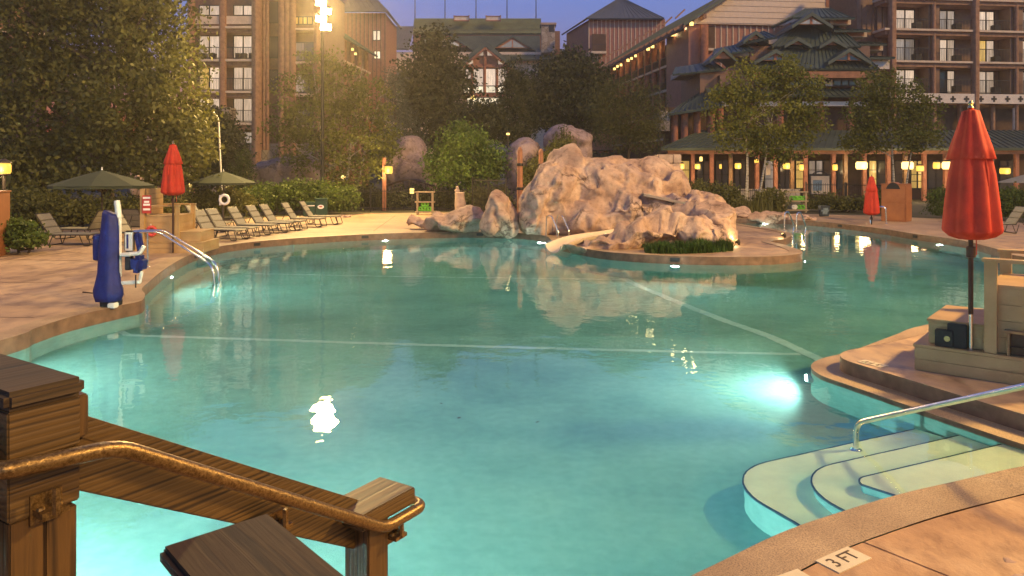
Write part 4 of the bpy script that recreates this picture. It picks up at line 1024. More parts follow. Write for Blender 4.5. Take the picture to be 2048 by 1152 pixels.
def mat_stone():
    m, nt, b = nmat('stone_wall')
    tc = nt.nodes.new('ShaderNodeTexCoord'); v = nt.nodes.new('ShaderNodeTexVoronoi'); v.inputs['Scale'].default_value = 1.5
    nt.links.new(tc.outputs['Object'], v.inputs['Vector'])
    r = ramp(nt, v.outputs['Color'], [(.1, (.24, .19, .15)), (.9, (.42, .35, .29))])
    v2 = nt.nodes.new('ShaderNodeTexVoronoi'); v2.feature = 'DISTANCE_TO_EDGE'; v2.inputs['Scale'].default_value = 1.5; nt.links.new(tc.outputs['Object'], v2.inputs['Vector'])
    r2 = ramp(nt, v2.outputs[0], [(0, (.4, .4, .4)), (.06, (1, 1, 1))])
    nt.links.new(mixc(nt, 1.0, r.outputs[0], r2.outputs[0], 'MULTIPLY'), b.inputs['Base Color']); b.inputs['Roughness'].default_value = .9
    bump(nt, b, r2.outputs[0], .6, .08)
mat_stone()
def mat_window(name, col, st):
    m, nt, b = nmat(name)
    n = tex_noise(nt, 3.0, 3, .6, vscale=(2.5, 1, .25)); r = ramp(nt, n.outputs[0], [(.3, tuple(c * .55 for c in col)), (.7, col)])
    oi = nt.nodes.new('ShaderNodeObjectInfo'); mr = nt.nodes.new('ShaderNodeMapRange'); mr.inputs[3].default_value = st * .55; mr.inputs[4].default_value = st * 1.25; nt.links.new(oi.outputs['Random'], mr.inputs[0]); nt.links.new(mr.outputs[0], b.inputs['Emission Strength'])
    b.inputs['Base Color'].default_value = (.05, .05, .05, 1); b.inputs['Roughness'].default_value = .1
    nt.links.new(r.outputs[0], b.inputs['Emission Color']); b.inputs['Emission Strength'].default_value = st
mat_window('win_pale', (1.0, .72, .50), .75)
mat_window('win_dim', (.80, .62, .48), .42)
mat_window('win_warm', (1.0, .82, .55), 1.5)
mat_window('win_gold', (1.0, .60, .14), .75)
mat_window('win_dark', (.05, .04, .035), .3)

class Fac:
    """a facade: a vertical plane through (px_ref, d) turned by ang; pixels on it become metres along it"""
    def __init__(s, name, label, px, d, ang=0, cat='building'):
        s.o = Vector(((px - CX) / FPX * d, d)); s.a = R(ang); s.e = Vector((math.cos(s.a), math.sin(s.a))); s.n = Vector((-math.sin(s.a), math.cos(s.a)))
        s.t = thing(name, label, cat, (s.o.x, s.o.y, 0), s.a)
    def uv(s, px, py, y=0):
        o = s.o + s.n * y; k = (px - CX) / FPX
        u = (k * o.y - o.x) / (s.e.x - k * s.e.y); d = o.y + u * s.e.y
        return u, CAMH - (py - HZ) / FPX * d
    def rect(s, x0, y0, x1, y1, y=0):
        ua, z1 = s.uv(x0, y0, y); ub, _ = s.uv(x1, y0, y); _, z0 = s.uv((x0 + x1) / 2, y1, y); _, z1 = s.uv((x0 + x1) / 2, y0, y)
        return min(ua, ub), max(ua, ub), z0, z1
    def box(s, name, mat, x0, y0, x1, y1, ya, yb, parent=None, bevel=0):
        u0, u1, z0, z1 = s.rect(x0, y0, x1, y1, ya)
        return MB().bx(u0, u1, ya, yb, z0, z1).build(name, mat, parent or s.t, bevel=bevel)
    def tobase(s, name, mat, x0, y0, x1, ya, yb, zb=-.1, parent=None):
        u0, u1, z0, z1 = s.rect(x0, y0, x1, y0 + 1, ya)
        return MB().bx(u0, u1, ya, yb, zb, z1).build(name, mat, parent or s.t)
    def log(s, name, mat, px, y0, y1, r, y=0, zb=None):
        u, zt = s.uv(px, y0, y); _, z0 = s.uv(px, y1, y); z0 = zb if zb is not None else z0
        return MB().tube([(u, y, z0), (u, y, zt)], r, 9).build(name, mat, s.t, smooth=True)
    def window(s, x0, y0, x1, y1, y, mat='win_pale', panes=2, bars=0):
        u0, u1, z0, z1 = s.rect(x0, y0, x1, y1, y); f = MB(); w = .09
        f.bx(u0 - w, u0, y - .07, y - .003, z0 - w, z1 + w); f.bx(u1, u1 + w, y - .07, y - .003, z0 - w, z1 + w); f.bx(u0, u1, y - .07, y - .003, z1, z1 + w); f.bx(u0, u1, y - .07, y - .003, z0 - w, z0)
        for k in range(1, panes): c = u0 + (u1 - u0) * k / panes; f.bx(c - .06, c + .06, y - .068, y - .003, z0, z1)
        for k in range(bars): c = z0 + (z1 - z0) * (k + 1) / (bars + 1); f.bx(u0, u1, y - .066, y - .004, c - .03, c + .03)
        fr = f.build('window', 'rail_iron', s.t)
        for k in range(panes):
            a, b_ = u0 + (u1 - u0) * k / panes + (.06 if k else 0), u0 + (u1 - u0) * (k + 1) / panes - (.06 if k < panes - 1 else 0)
            MB().bx(a, b_, y - .03, y - .005, z0, z1).build('pane', mat if isinstance(mat, str) else mat[k % len(mat)], fr)
        return fr
    def railing(s, x0, y0, x1, y1, y=0, solid=False):
        u0, u1, z0, z1 = s.rect(x0, y0, x1, y1, y); f = MB()
        f.bx(u0, u1, y - .03, y + .03, z1 - .06, z1); f.bx(u0, u1, y - .025, y + .025, z0 + .08, z0 + .13)
        n = int((u1 - u0) / .145)
        for k in range(n + 1):
            c = u0 + (u1 - u0) * k / n; f.bx(c - .014, c + .014, y - .014, y + .014, z0 + .13, z1 - .06)
        return f.build('balcony_railing', 'rail_iron', s.t)
    def battens(s, x0, y0, x1, y1, y, step=.45, mat='trim_cream', r=.05):
        u0, u1, z0, z1 = s.rect(x0, y0, x1, y1, y); f = MB(); n = max(2, int((u1 - u0) / step))
        for k in range(n + 1): c = u0 + (u1 - u0) * k / n; f.bx(c - r, c + r, y - .08, y - .004, z0, z1)
        o = f.build('siding_batten', mat, s.t); o['kind'] = 'stuff'; return o
    def laps(s, x0, y0, x1, y1, y, step=.55, mat='recess_shade'):
        u0, u1, z0, z1 = s.rect(x0, y0, x1, y1, y); f = MB(); n = max(2, int((z1 - z0) / step))
        for k in range(n): c = z0 + (z1 - z0) * k / n; f.add([(u0, y - .05, c + .03), (u1, y - .05, c + .03), (u1, y - .012, c + (z1 - z0) / n), (u0, y - .012, c + (z1 - z0) / n), (u0, y - .003, c + .03), (u1, y - .003, c + .03)], [(0, 1, 2, 3), (0, 4, 5, 1)])
        o = f.build('lap_siding', mat, s.t); o['kind'] = 'stuff'; return o
def roof_quad(parent, pts, mat='roof_green', seams=0, th=.18, name='roof'):
    a, b_, c, d = [Vector(p) for p in pts]      # a,b eave; c,d upper edge (c above b)
    n = (b_ - a).cross(d - a).normalized()
    if n.z < 0: n = -n
    o = MB().extr([a, b_, c, d], -n * th).build(name, mat, parent)
    if seams:
        s = MB()
        for k in range(seams + 1):
            f_ = k / seams; p, q = a.lerp(b_, f_), d.lerp(c, f_); s.beam(p + n * .03, q + n * .03, .06, .07, n)
        so = s.build('roof_seam', mat, o); so['kind'] = 'stuff'
    return o
def gable(parent, F, apex, half, drop, y, depth, mat='roof_green', win='win_dark', fill='fascia', post=True):
    u, z = F.uv(apex[0], apex[1], y); uh = abs(F.uv(apex[0] + half, apex[1], y)[0] - u); zd = z - F.uv(apex[0], apex[1] + drop, y)[1]
    g = MB()
    for s_ in (-1, 1):
        a, b_ = Vector((u, y - .3, z)), Vector((u + s_ * uh * 1.15, y - .3, z - zd * 1.15)); nn = Vector((0, depth, 0))
        g.extr([a, b_, b_ + Vector((0, 0, -.28)), a + Vector((0, 0, -.34))], nn)
    o = g.build('gable_roof', mat, parent)
    MB().extr([(u, y, z - .35), (u + uh * .9, y, z - zd), (u - uh * .9, y, z - zd)], (0, .25, 0)).build('gable_wall', fill, o)
    if win:
        s_ = .62; MB().extr([(u, y - .02, z - .35 - zd * .16), (u + uh * s_, y - .02, z - zd * .95), (u - uh * s_, y - .02, z - zd * .95)], (0, .015, 0)).build('gable_pane', win, o)
        if post: MB().bx(u - .1, u + .1, y - .08, y - .025, z - zd * .98, z - .3).build('king_post', 'log_red', o)
    return o

# --- left wing with balconies
F = Fac('lodge_wing', 'brown timber lodge wing with stacked balconies behind the left trees', 445, 69)
F.box('wall', 'siding_brown', 376, -40, 640, 290, 1.6, 12)
F.box('stone_base', 'stone_wall', 376, 287, 640, 402, 1.2, 1.59)
F.box('stone_pier', 'stone_wall', 422, 214, 458, 402, -.6, 1.19)
for px, w in ((383, .42), (446, .42), (513, .55)): F.log('column', 'log', px, -40, 402, w * .8, -.1)
for px in (521, 528, 535): F.log('column', 'log', px, -40, 300, .16, .4)
for px in (564, 574, 585): F.log('column', 'log', px, -40, 330, .34, .5)
for y in (52, 118, 181.5, 245): F.box('floor_slab', 'trim_cream', 388, y, 507, y + 4.5, -.25, 1.59); F.box('floor_beam', 'log', 376, y + 5, 520, y + 13, .05, 1.58)
for x0, x1, xs in ((400, 439, (388, 443)), (469, 505, (452, 507))):
    for k, (ya, yb, ra) in enumerate(((12, 30, 32), (73, 117, 94), (134, 180, 156), (198, 243, 220), (265, 286, None))):
        if x0 == 400 and k >= 4: continue
        mt = 'win_pale' if k < 4 else 'win_dim'
        if (x0, k) == (400, 2): mt = ('win_gold', 'win_pale')
        F.window(x0, ya, x1, yb, 1.6, mt)
        if k == 0: F.box('balcony_panel', 'trim_cream', xs[0], 32, xs[1], 48, -.12, -.05)
        elif ra and not (x0 == 400 and k == 3): F.railing(xs[0], ra, xs[1], yb + 1, -.05)
for y in (0, 70, 136): F.window(541, y + 5, 555, y + 45, 1.6, 'win_dark', 1)
F.window(589, 35, 624, 48, 1.6, 'win_gold', 4)
for y in (86, 150, 214): F.window(592, y, 628, y + 34, 1.6, ('win_dim', 'win_dark'), 2); F.box('floor_slab', 'trim_cream', 586, y + 37, 640, y + 41, .4, 1.59); F.railing(588, y + 18, 638, y + 37, .5)
F.box('floor_slab', 'trim_cream', 586, 56, 640, 60, .4, 1.59); F.log('column', 'log', 634, -40, 330, .3, .5)
for px in (402, 470, 482, 420, 497): F.box('balcony_chair', 'rail_iron', px, 106, px + 9, 117, .5, 1.1)

# --- left oblique wing and hip roofed tower behind the floodlight
F = Fac('lodge_tower', 'red boarded lodge tower with a hip roof and two lit windows', 735, 100)
F.box('wall', 'siding_red', 655, 26, 770, 230, 0, 10); F.battens(655, 26, 770, 230, 0, .55, 'siding_brown', .09)
u0, u1, z0, z1 = F.rect(640, 26, 779, 30, 0); ur, zr = F.uv(688, -32, 5)
roof_quad(F.t, [(u0, -1.2, z1), (u1, -1.2, z1), (ur + 2.5, 5, zr), (ur - 2.5, 5, zr)], 'roof_slate', 14)
roof_quad(F.t, [(u1, -1.2, z1 - .01), (u1, 11, z1 - .01), (ur + 2.5, 5.05, zr), (ur + 2.5, 5, zr)], 'roof_slate', 10)
F.window(747, 62, 760, 80, 0, 'win_warm', 1); F.window(749, 103, 760, 117, 0, 'win_warm', 1)
F = Fac('lodge_side_wing', 'dark oblique lodge wing running back behind the floodlit birch', 600, 72, 85)
u0, u1 = 0, 26
zt = 17.5
MB().bx(0, 22, .0, 8, -.1, zt).build('wall', 'siding_brown', F.t)
roof_quad(F.t, [(-1, -1.6, zt - .6), (22.5, -1.6, zt - .6), (22.5, 6, zt + 4.6), (-1, 6, zt + 4.6)], 'roof_green', 26)
for k in range(8): MB().tube([(k * 2.9 + .4, -.6, -.1), (k * 2.9 + .4, -.6, zt - .2)], .26, 8).build('column', 'log', F.t, smooth=True)
for z in (3, 5.9, 8.8, 11.7, 14.6): MB().bx(0, 22, -.8, -.02, z, z + .22).build('floor_slab', 'trim_cream', F.t)

# --- far left wing behind the big tree
F = Fac('lodge_near_wing', 'dark lodge wing glimpsed at the left edge behind the big tree', 0, 46, 40)
F.box('wall', 'siding_brown', -160, -60, 92, 395, 0, 6)
for y in (53, 128, 205): F.box('floor_slab', 'trim_cream', -160, y, 90, y + 6, -1, -.01)
for px in (-20, 28, 70): F.log('column', 'log', px, -60, 395, .25, -.8)
F.window(14, 88, 24, 107, 0, 'win_gold', 1); F.window(14, 110, 24, 122, 0, 'win_dim', 1); F.window(14, 14, 22, 28, 0, 'win_dim', 1); F.window(16, 255, 24, 270, 0, 'win_dim', 1)

# --- main lodge in the centre
F = Fac('main_lodge', 'main lodge hall with big timber gable window, dormers and flag topped roof', 970, 126)
F.box('wall', 'siding_cream', 770, 104, 1160, 398, 1.0, 20); F.laps(1035, 112, 1110, 160, 1.0, .6, 'siding_cream'); F.laps(778, 112, 822, 142, 1.0, .6, 'siding_cream')
u0, u1, z0, z1 = F.rect(825, 31, 1083, 66, 7)
roof_quad(F.t, [(u0, 7, z0), (u1, 7, z0), (u1, 9.5, z1), (u0, 9.5, z1)], 'roof_olive', 0, .4, 'upper_roof')
sm = MB()
for k in range(1, 12): zz = z0 + (z1 - z0) * k / 12; yy = 7 + 2.5 * k / 12; sm.bx(u0, u1, yy - .14, yy - .02, zz - .05, zz + .04)
so = sm.build('roof_course', 'roof_olive', F.t); so['kind'] = 'stuff'
F.box('upper_wall', 'siding_brown', 826, 60, 1082, 110, 7.4, 19)
ua, ub, za, zb = F.rect(880, 66, 1080, 98, 4)
roof_quad(F.t, [(ua - 3, 1.4, za - 2.3), (ub, 1.4, za - 2.3), (ub, 6.9, zb), (ua - 3, 6.9, zb)], 'roof_green', 34, .3)
ua, ub, za, zb = F.rect(784, 47, 826, 106, 5)
roof_quad(F.t, [(ua - .6, .2, za), (ub - .1, .2, za), (ub - .1, 7.5, zb), (ua + .4, 7.5, zb)], 'roof_slate', 8, .3)
ua, ub, za, zb = F.rect(995, 96, 1160, 118, -.8)
roof_quad(F.t, [(ua, -.8, za), (ub, -.8, za), (ub, 3.0, zb + .3), (ua, 3.0, zb + .3)], 'roof_green', 30, .3, 'lower_roof')
F.box('lower_roof', 'roof_slate', 772, 141, 824, 166, -.8, .9)
gable(F.t, F, (893, 64), 46, 30, 1.0, 6, 'roof_green', 'win_dim', 'fascia'); gable(F.t, F, (1025, 71), 40, 25, 1.0, 6, 'roof_green', 'win_dim', 'fascia')
# front gable: thick roof, timber truss and the lit window wall
u, z = F.uv(971, 83, -3); uh = abs(F.uv(1029, 83, -3)[0] - u); zd = z - F.uv(971, 131, -3)[1]
for s_ in (-1, 1):
    a, b_ = Vector((u, -3.6, z)), Vector((u + s_ * uh, -3.6, z - zd))
    MB().extr([a, b_, b_ - Vector((0, 0, .75)), a - Vector((0, 0, .9))], (0, 6.5, 0)).build('gable_roof', 'roof_green', F.t)
    MB().beam(a + Vector((0, .3, -1.15)), b_ + Vector((-s_ * .2, .3, -1.0)), .3, .45, (0, 1, 0)).build('rake_beam', 'log_red', F.t)
for x0, x1 in ((922, 942), (947, 966.5), (971.5, 991), (996, 1013)):
    F.window(x0, 138, x1, 171, -2.4, 'win_pale', 1); F.window(x0, 173, x1, 185, -2.4, 'win_warm', 1)
F.box('window_wall', 'fascia', 918, 130, 1017, 188, -2.3, 1)
MB().extr([(u, -2.35, z - 1.0), (u + uh * .88, -2.35, z - zd), (u - uh * .88, -2.35, z - zd)], (0, .3, 0)).build('truss_infill', 'fascia', F.t)
for s_ in (-1, 1):
    for fa, fb, g0, g1 in ((.06, .40, .20, .56), (.44, .80, .56, .93)):
        x0, x1 = u + s_ * uh * fa, u + s_ * uh * fb
        MB().extr([(x0, -2.42, z - zd * g1), (x1, -2.42, z - zd * g1), (x0, -2.42, z - zd * (g0 + .03))], (0, .06, 0)).build('truss_pane', 'win_pale', F.t)
zt_ = z - zd
MB().bx(u - uh * .92, u + uh * .92, -2.75, -2.43, zt_ - .25, zt_ + .25).build('tie_beam', 'log_red', F.t)
for px in (944.5, 969, 993.5): F.log('timber_post', 'log_red', px, 128, 188, .26, -2.6)
F.log('king_post', 'log_red', 970, 92, 130, .28, -2.7)
F.box('sill_beam', 'log_red', 916, 186, 1019, 194, -2.9, -2.3)
F.window(935, 196, 1000, 208, .9, 'win_warm', 3); F.window(1072, 131, 1095, 145, 1.0, 'win_warm', 2); F.window(785, 183, 805, 208, 1.0, 'win_warm', 2, 2); F.window(785, 220, 805, 224, 1.0, 'win_warm', 1)
F.window(790, 250, 812, 262, 1.0, 'win_dim', 1); F.window(970, 240, 980, 252, .9, 'win_warm', 1)
ch = F.box('chimney', 'stone_wall', 1083, 48, 1110, 105, -1.4, 1.0)
F.box('chimney_cap', 'stone_block', 1081, 45, 1113, 49, -1.7, 1.3, ch); F.box('chimney_flue', 'black', 1098, 49.5, 1108, 64, -1.45, -1.41, ch); F.box('side_stack', 'siding_brown', 1110, 62, 1120, 110, .5, 3)
for px in (907, 939): pass
for x0, x1 in ((908, 938), (972, 1001)):
    lo = F.box('lookout', 'trim_white', x0, 33, x1, 40, 6.3, 7.2); F.box('lookout_rail', 'log', x0 - 1, 31.5, x1 + 1, 33.5, 6.2, 6.29, lo); F.box('lookout_sill', 'log_red', x0 - 1, 40, x1 + 1, 42, 6.2, 6.6, lo)
    for px in (x0, x1): F.box('lookout_post', 'log', px - .8, 30, px + .8, 41, 6.0, 6.19, lo)
simple('flag', (.28, .20, .22), .8, var=.3)
for k, (px, lb) in enumerate(((830, 'leftmost'), (890, 'second from left'), (952, 'middle'), (1014, 'second from right'), (1072, 'rightmost'))):
    uu, zz = F.uv(px, 32, 9.8); p = Vector((F.o.x + uu, F.o.y + 9.8, zz - .6))
    t = thing('flagpole', lb + ' flagpole of the five on the main lodge roof', 'flagpole', p, 0, 'flagpoles on the lodge roof')
    MB().tube([(0, 0, 0), (0, 0, 7.5)], [.10, .05], 8).build('pole', 'rail_iron', t, smooth=True)
    f_ = MB(); NSEG = 8
    for i in range(NSEG + 1):
        for j in range(4): f_.v.append((.08 + .035 * i * (1 + .2 * j), .05 * math.sin(i * 1.4 + j), 7.3 - j * .6 - i * .09))
    for i in range(NSEG):
        for j in range(3): q = i * 4 + j; f_.f.append((q, q + 1, q + 5, q + 4))
    f_.build('flag', 'flag', t, smooth='all')

# --- hip roofed tower on the right of it
F = Fac('lodge_tower', 'red board and batten lodge tower with dark hip roof right of centre', 1178, 112)
F.box('wall', 'siding_red', 1178, 38, 1330, 300, 0, 10); F.battens(1178, 40, 1330, 150, 0, .62, 'trim_cream', .06)
u0, u1, z0, z1 = F.rect(1172, 37, 1328, 40, -1); ux, zx = F.uv(1236, -2, 5)
MB().add([(0, 0, -.1), (0, 0, z1), (-2.6, 11, z1), (-2.6, 11, -.1)], [(0, 1, 2, 3)]).build('side_wall', 'siding_red', F.t)
roof_quad(F.t, [(u0, -1.2, z1), (u1, -1.2, z1), (ux + 1.0, 5, zx), (ux, 5, zx)], 'roof_slate', 16)
roof_quad(F.t, [(u0 - .02, -1.2, z1 - .02), (u0 - 2.8, 12, z1 - .02), (ux - .02, 5.1, zx), (ux - .01, 5, zx)], 'roof_slate', 10)
roof_quad(F.t, [(u1, -1.2, z1 - .02), (u1, 12, z1 - .02), (ux + 1.02, 5.1, zx), (ux + 1.01, 5, zx)], 'roof_slate', 0)
F.box('balcony_shade_panel', 'recess_shade', 1184, 68, 1212, 103, -.25, -.1); F.box('balcony_slab', 'trim_cream', 1183, 102, 1213, 107, -1.2, -.26); F.railing(1184, 88, 1212, 102, -1.15)  # dark panel set on the wall, painted shade of the balcony

# --- oblique wing on the right: columns, balconies, deep eave with lamps
F = Fac('lodge_side_wing', 'long oblique lodge wing with log columns, balconies and lamps under the eave', 1402, 79, -82)
LW = 39.0
zE = CAMH + (HZ - 45) / FPX * 79
MB().bx(-LW, 0, 1.6, 12, -.1, zE + .2).build('wall', 'siding_brown', F.t)
for k in range(14):
    u = -.3 - k * 2.9
    MB().tube([(u, -.1, 5.2), (u, -.1, zE)], .34, 9).build('column', 'log_red', F.t, smooth=True)
for z in (6.0, 8.9, 11.8, 14.7):
    for k in range(13):
        u = -.65 - k * 2.9; MB().bx(u - 2.2, u, -.5, 1.59, z, z + .24).build('floor_slab', 'trim_cream', F.t)
        f_ = MB(); f_.bx(u - 2.2, u, -.45, -.40, z + 1.15, z + 1.22); f_.bx(u - 2.2, u, -.44, -.41, z + .3, z + .36)
        for j in range(16): c = u - 2.2 + 2.2 * j / 15; f_.bx(c - .015, c + .015, -.44, -.41, z + .36, z + 1.15)
        f_.build('balcony_railing', 'rail_iron', F.t)
    for k in range(13):
        u = -.8 - k * 2.9; MB().bx(u - 1.5, u - .1, 1.55, 1.59, z + .3, z + 2.3).build('window', 'win_dark', F.t)
roof_quad(F.t, [(-LW - 1, -2.6, zE - .5), (1.6, -2.6, zE - .5), (1.6, 7, zE + 5.6), (-LW - 1, 7, zE + 5.6)], 'roof_green', 40, .25)
MB().beam((-LW - 1, -2.45, zE - .85), (1.6, -2.45, zE - .85), .22, .35).build('eave_beam', 'log', F.t)
MB().beam((-LW - 1, -.2, zE + .35), (1.6, -.2, zE + .35), .3, .4).build('eave_beam', 'log', F.t)
for k in range(22):
    u = 1.2 - k * 1.9; MB().beam((u, -3.5, zE - 1.15), (u, 1.2, zE + 1.75), .2, .26).build('rafter', 'log', F.t)
    if k % 2 == 0: MB().beam((u, -3.3, zE + .1), (u - .2, -2.2, zE + 1.1), .14, .14).build('outrigger', 'log', F.t)
# gable end in cream lap siding over red boards
Fg = Fac('lodge_gable_end', 'cream lap sided gable end of the oblique wing above red boards', 1405, 78.6, 6)
ua, za = Fg.uv(1380, 45); ub, zb = Fg.uv(1470, -18); uc, zc = Fg.uv(1700, -60); ud, zd_ = Fg.uv(1700, 50)
MB().extr([(ua, 0, za - .1), (ua + 11, 0, za + 8), (uc, 0, za + 8), (uc, 0, za - .1)], (0, .4, 0)).build('gable_wall', 'siding_cream', Fg.t)
lp_ = MB(); dz = .62
for k in range(12):
    z = za + k * dz; x = ua + 11 / 8 * (z - za + .62) + .1
    lp_.add([(x, -.06, z + .02), (uc, -.06, z + .02), (uc, -.01, z + dz), (x, -.01, z + dz), (x, -.004, z + .02), (uc, -.004, z + .02)], [(0, 1, 2, 3), (0, 4, 5, 1)])
lo = lp_.build('lap_siding', 'siding_cream', Fg.t); lo['kind'] = 'stuff'
MB().beam((ua - 1.6, -.5, za - 1.0), (ua + 11, -.5, za + 8.3), .25, .7, (0, 1, 0)).build('rake_board', 'roof_slate', Fg.t)
MB().bx(ua, uc, .41, 8, -.1, za - .12).build('lower_wall', 'siding_red', Fg.t); Fg.battens(1430, 52, 1560, 150, .41, .62, 'trim_cream', .06)
Fg.log('column', 'log_red', 1409, 50, 400, .42, -.3); Fg.box('balcony_slab', 'trim_cream', 1414, 96, 1430, 101, -.2, .4); Fg.box('corner_shade_panel', 'recess_shade', 1414, 52, 1430, 96, .30, .40)  # dark panel at the corner stands for shade behind the column
Fg.window(1690, -5, 1702, 12, 0, 'win_dim', 1); Fg.box('corner_post', 'log_red', 1652, -20, 1661, 14, -.1, -.01)

# --- pavilion with stepped green roofs
F = Fac('pavilion', 'tiered pavilion with stacked green gabled roofs above the restaurant', 1630, 60)
F.tobase('core', 'siding_brown', 1400, 140, 1760, 3, 10)
F.box('upper_core', 'siding_brown', 1500, 92, 1740, 141, 4.2, 10); F.box('top_core', 'siding_brown', 1580, 45, 1690, 93, 6, 10)
def tier(xa0, xa1, ya, da, xb0, xb1, yb, db, seams=18, mat='roof_green'):
    a0, z0 = F.uv(xa0, ya, da); a1, _ = F.uv(xa1, ya, da); b0, z1 = F.uv(xb0, yb, db); b1, _ = F.uv(xb1, yb, db)
    roof_quad(F.t, [(a0, da, z0), (a1, da, z0), (b1, db, z1), (b0, db, z1)], mat, seams, .2)
    roof_quad(F.t, [(a1, da, z0 - .01), (a1 + .3, 10, z0 - .01), (b1, 10, z1 - .01), (b1, db, z1 - .01)], mat, 6, .2)
    roof_quad(F.t, [(a0, da, z0 - .01), (a0 - .3, 10, z0 - .01), (b0, 10, z1 - .01), (b0, db, z1 - .01)], mat, 6, .2)
    return a0, a1, z0
a0, a1, z0 = tier(1503, 1758, 137, .8, 1556, 1706, 91, 4.2, 26)
MB().bx(a0 + .2, a1 - .2, .95, 2.98, z0 - .75, z0 - .22).build('fascia_beam', 'fascia', F.t)
tier(1543, 1722, 93, 3.4, 1590, 1668, 47, 6, 18)
tier(1585, 1700, 34, 5.4, 1612, 1660, 17, 7.5, 10)
gable(F.t, F, (1622, 25), 36, 24, 3.6, 4, win='win_dim'); gable(F.t, F, (1550, 99), 38, 22, .9, 3.6, win='win_dark'); gable(F.t, F, (1697, 97), 38, 24, .9, 3.6, win='win_dark')
gable(F.t, F, (1594, 75), 24, 14, 3.0, 2.5, win=None); gable(F.t, F, (1664, 76), 24, 14, 3.0, 2.5, win=None)
for x0, x1, y in ((1660, 1702, 36), (1682, 1734, 61), (1708, 1766, 88)):      # clerestory steps on the right
    b_ = F.box('clerestory', 'trim_cream', x0, y, x1, y + 13, 5, 8); F.box('clerestory_window', 'fascia', x0 + 9, y + 1, x1 - 6, y + 11, 4.9, 4.99, b_)
    u0, u1, za, zb = F.rect(x0 - 14, y - 13, x1 + 8, y, 4.2); roof_quad(F.t, [(u0, 4.2, za), (u1, 4.2, za), (u1 - .6, 6.5, zb), (u0 + .4, 6.5, zb)], 'roof_green', 6, .15)
u0, u1, za, zb = F.rect(1718, 103, 1790, 115, 3.8); roof_quad(F.t, [(u0, 3.8, za), (u1, 3.8, za), (u1 - .6, 6.5, zb), (u0 + .4, 6.5, zb)], 'roof_green', 8, .15)
F.box('end_panel', 'trim_white', 1736, 116, 1779, 138, 4.4, 6)
for x0, x1, y in ((1484, 1545, 76), (1425, 1500, 101), (1345, 1440, 139)):    # and on the left
    u0, u1, za, zb = F.rect(x0, y - 12, x1, y, 3.2); roof_quad(F.t, [(u0, 3.2, za - .4), (u1, 2.2, za - .1), (u1, 5.5, zb + .5), (u0 + .8, 5.5, zb)], 'roof_green', 8, .15)
    F.box('clerestory', 'trim_cream', x0 + 14, y + 1, x1 + 10, y + 12, 4.4, 8)
gable(F.t, F, (1510, 62), 22, 18, 3.2, 3, win=None); gable(F.t, F, (1445, 95), 24, 22, 2.4, 3, win=None)
F.box('wall_band', 'siding_brown', 1440, 150, 1762, 173, 2.2, 2.99)
for x0, x1 in ((1668, 1712), (1580, 1640), (1510, 1560)): F.window(x0, 153, x1, 170, 2.2, 'win_dark', 3)
for x0, x1 in ((1647, 1665), (1713, 1718)): F.box('white_panel', 'trim_white', x0, 153, x1, 172, 2.1, 2.19)
def cross(F, px, py, y, r=.26, mat='rail_iron', parent=None):
    u, z = F.uv(px, py, y); m_ = MB(); m_.bx(u - r, u + r, y - .02, y, z - r * .34, z + r * .34); m_.bx(u - r * .34, u + r * .34, y - .024, y + .001, z - r, z + r)
    return m_.build('cross_emblem', mat, parent or F.t)
cross(F, 1656, 161, 2.09, .22)
u0, u1, za, zb = F.rect(1420, 173, 1770, 192, 1.2); roof_quad(F.t, [(u0, .9, za), (u1, .9, za), (u1, 2.6, zb), (u0, 2.6, zb)], 'roof_green', 30, .15)
F.box('white_band', 'trim_white', 1440, 203, 1760, 212, 1.6, 2.9)
F.box('deck_wall', 'recess_shade', 1400, 212, 1770, 270, 2.7, 2.99)
for px in (1440, 1500, 1560, 1640, 1700, 1755): F.log('column', 'log_red', px, 205, 290, .30, 1.8)
# left porch roof with log columns
u0, u1, za, zb = F.rect(1338, 168, 1440, 222, 0); roof_quad(F.t, [(u0, -.2, za - .2), (u1, -1, za + .4), (u1, 3.5, zb + .2), (u0 + 2, 3.5, zb - 1.2)], 'roof_green', 10, .2)
for px in (1349, 1369, 1394, 1422): F.log('column', 'log_red', px, 224, 300, .30, .8)
F.box('porch_wall', 'recess_shade', 1330, 215, 1445, 300, 2.2, 2.9); F.box('stone_cap', 'stone_wall', 1320, 222, 1340, 262, .2, 2.9)

# --- restaurant arcade along the ground
F = Fac('restaurant_arcade', 'restaurant arcade with green awning roof, wooden columns and glowing lanterns', 1700, 57)
F.tobase('back_wall', 'recess_shade', 1330, 262, 2140, 4.5, 5)  # arcade's shade is put into the dark wall colour
u0, u1, za, zb = F.rect(1322, 264, 2140, 296, -.6); roof_quad(F.t, [(u0, -.6, za), (u1, -.6, za), (u1, 4.4, zb + .4), (u0 + 4.5, 4.4, zb + .4)], 'roof_green', 60, .2)
F.box('fascia_beam', 'fascia', 1335, 297, 2140, 308, -.2, .2); F.box('soffit', 'fascia', 1335, 301, 2140, 304, .21, 4.4)
for k, px in enumerate((1352, 1386, 1424, 1462, 1515, 1552, 1585, 1612, 1668, 1692, 1730, 1778, 1812, 1850, 1893, 1940, 1985, 2035)):
    F.box('column', 'log_red' if k % 3 else 'stool_wood', px - 3.5, 304, px + 3.5, 402, .0, .28)
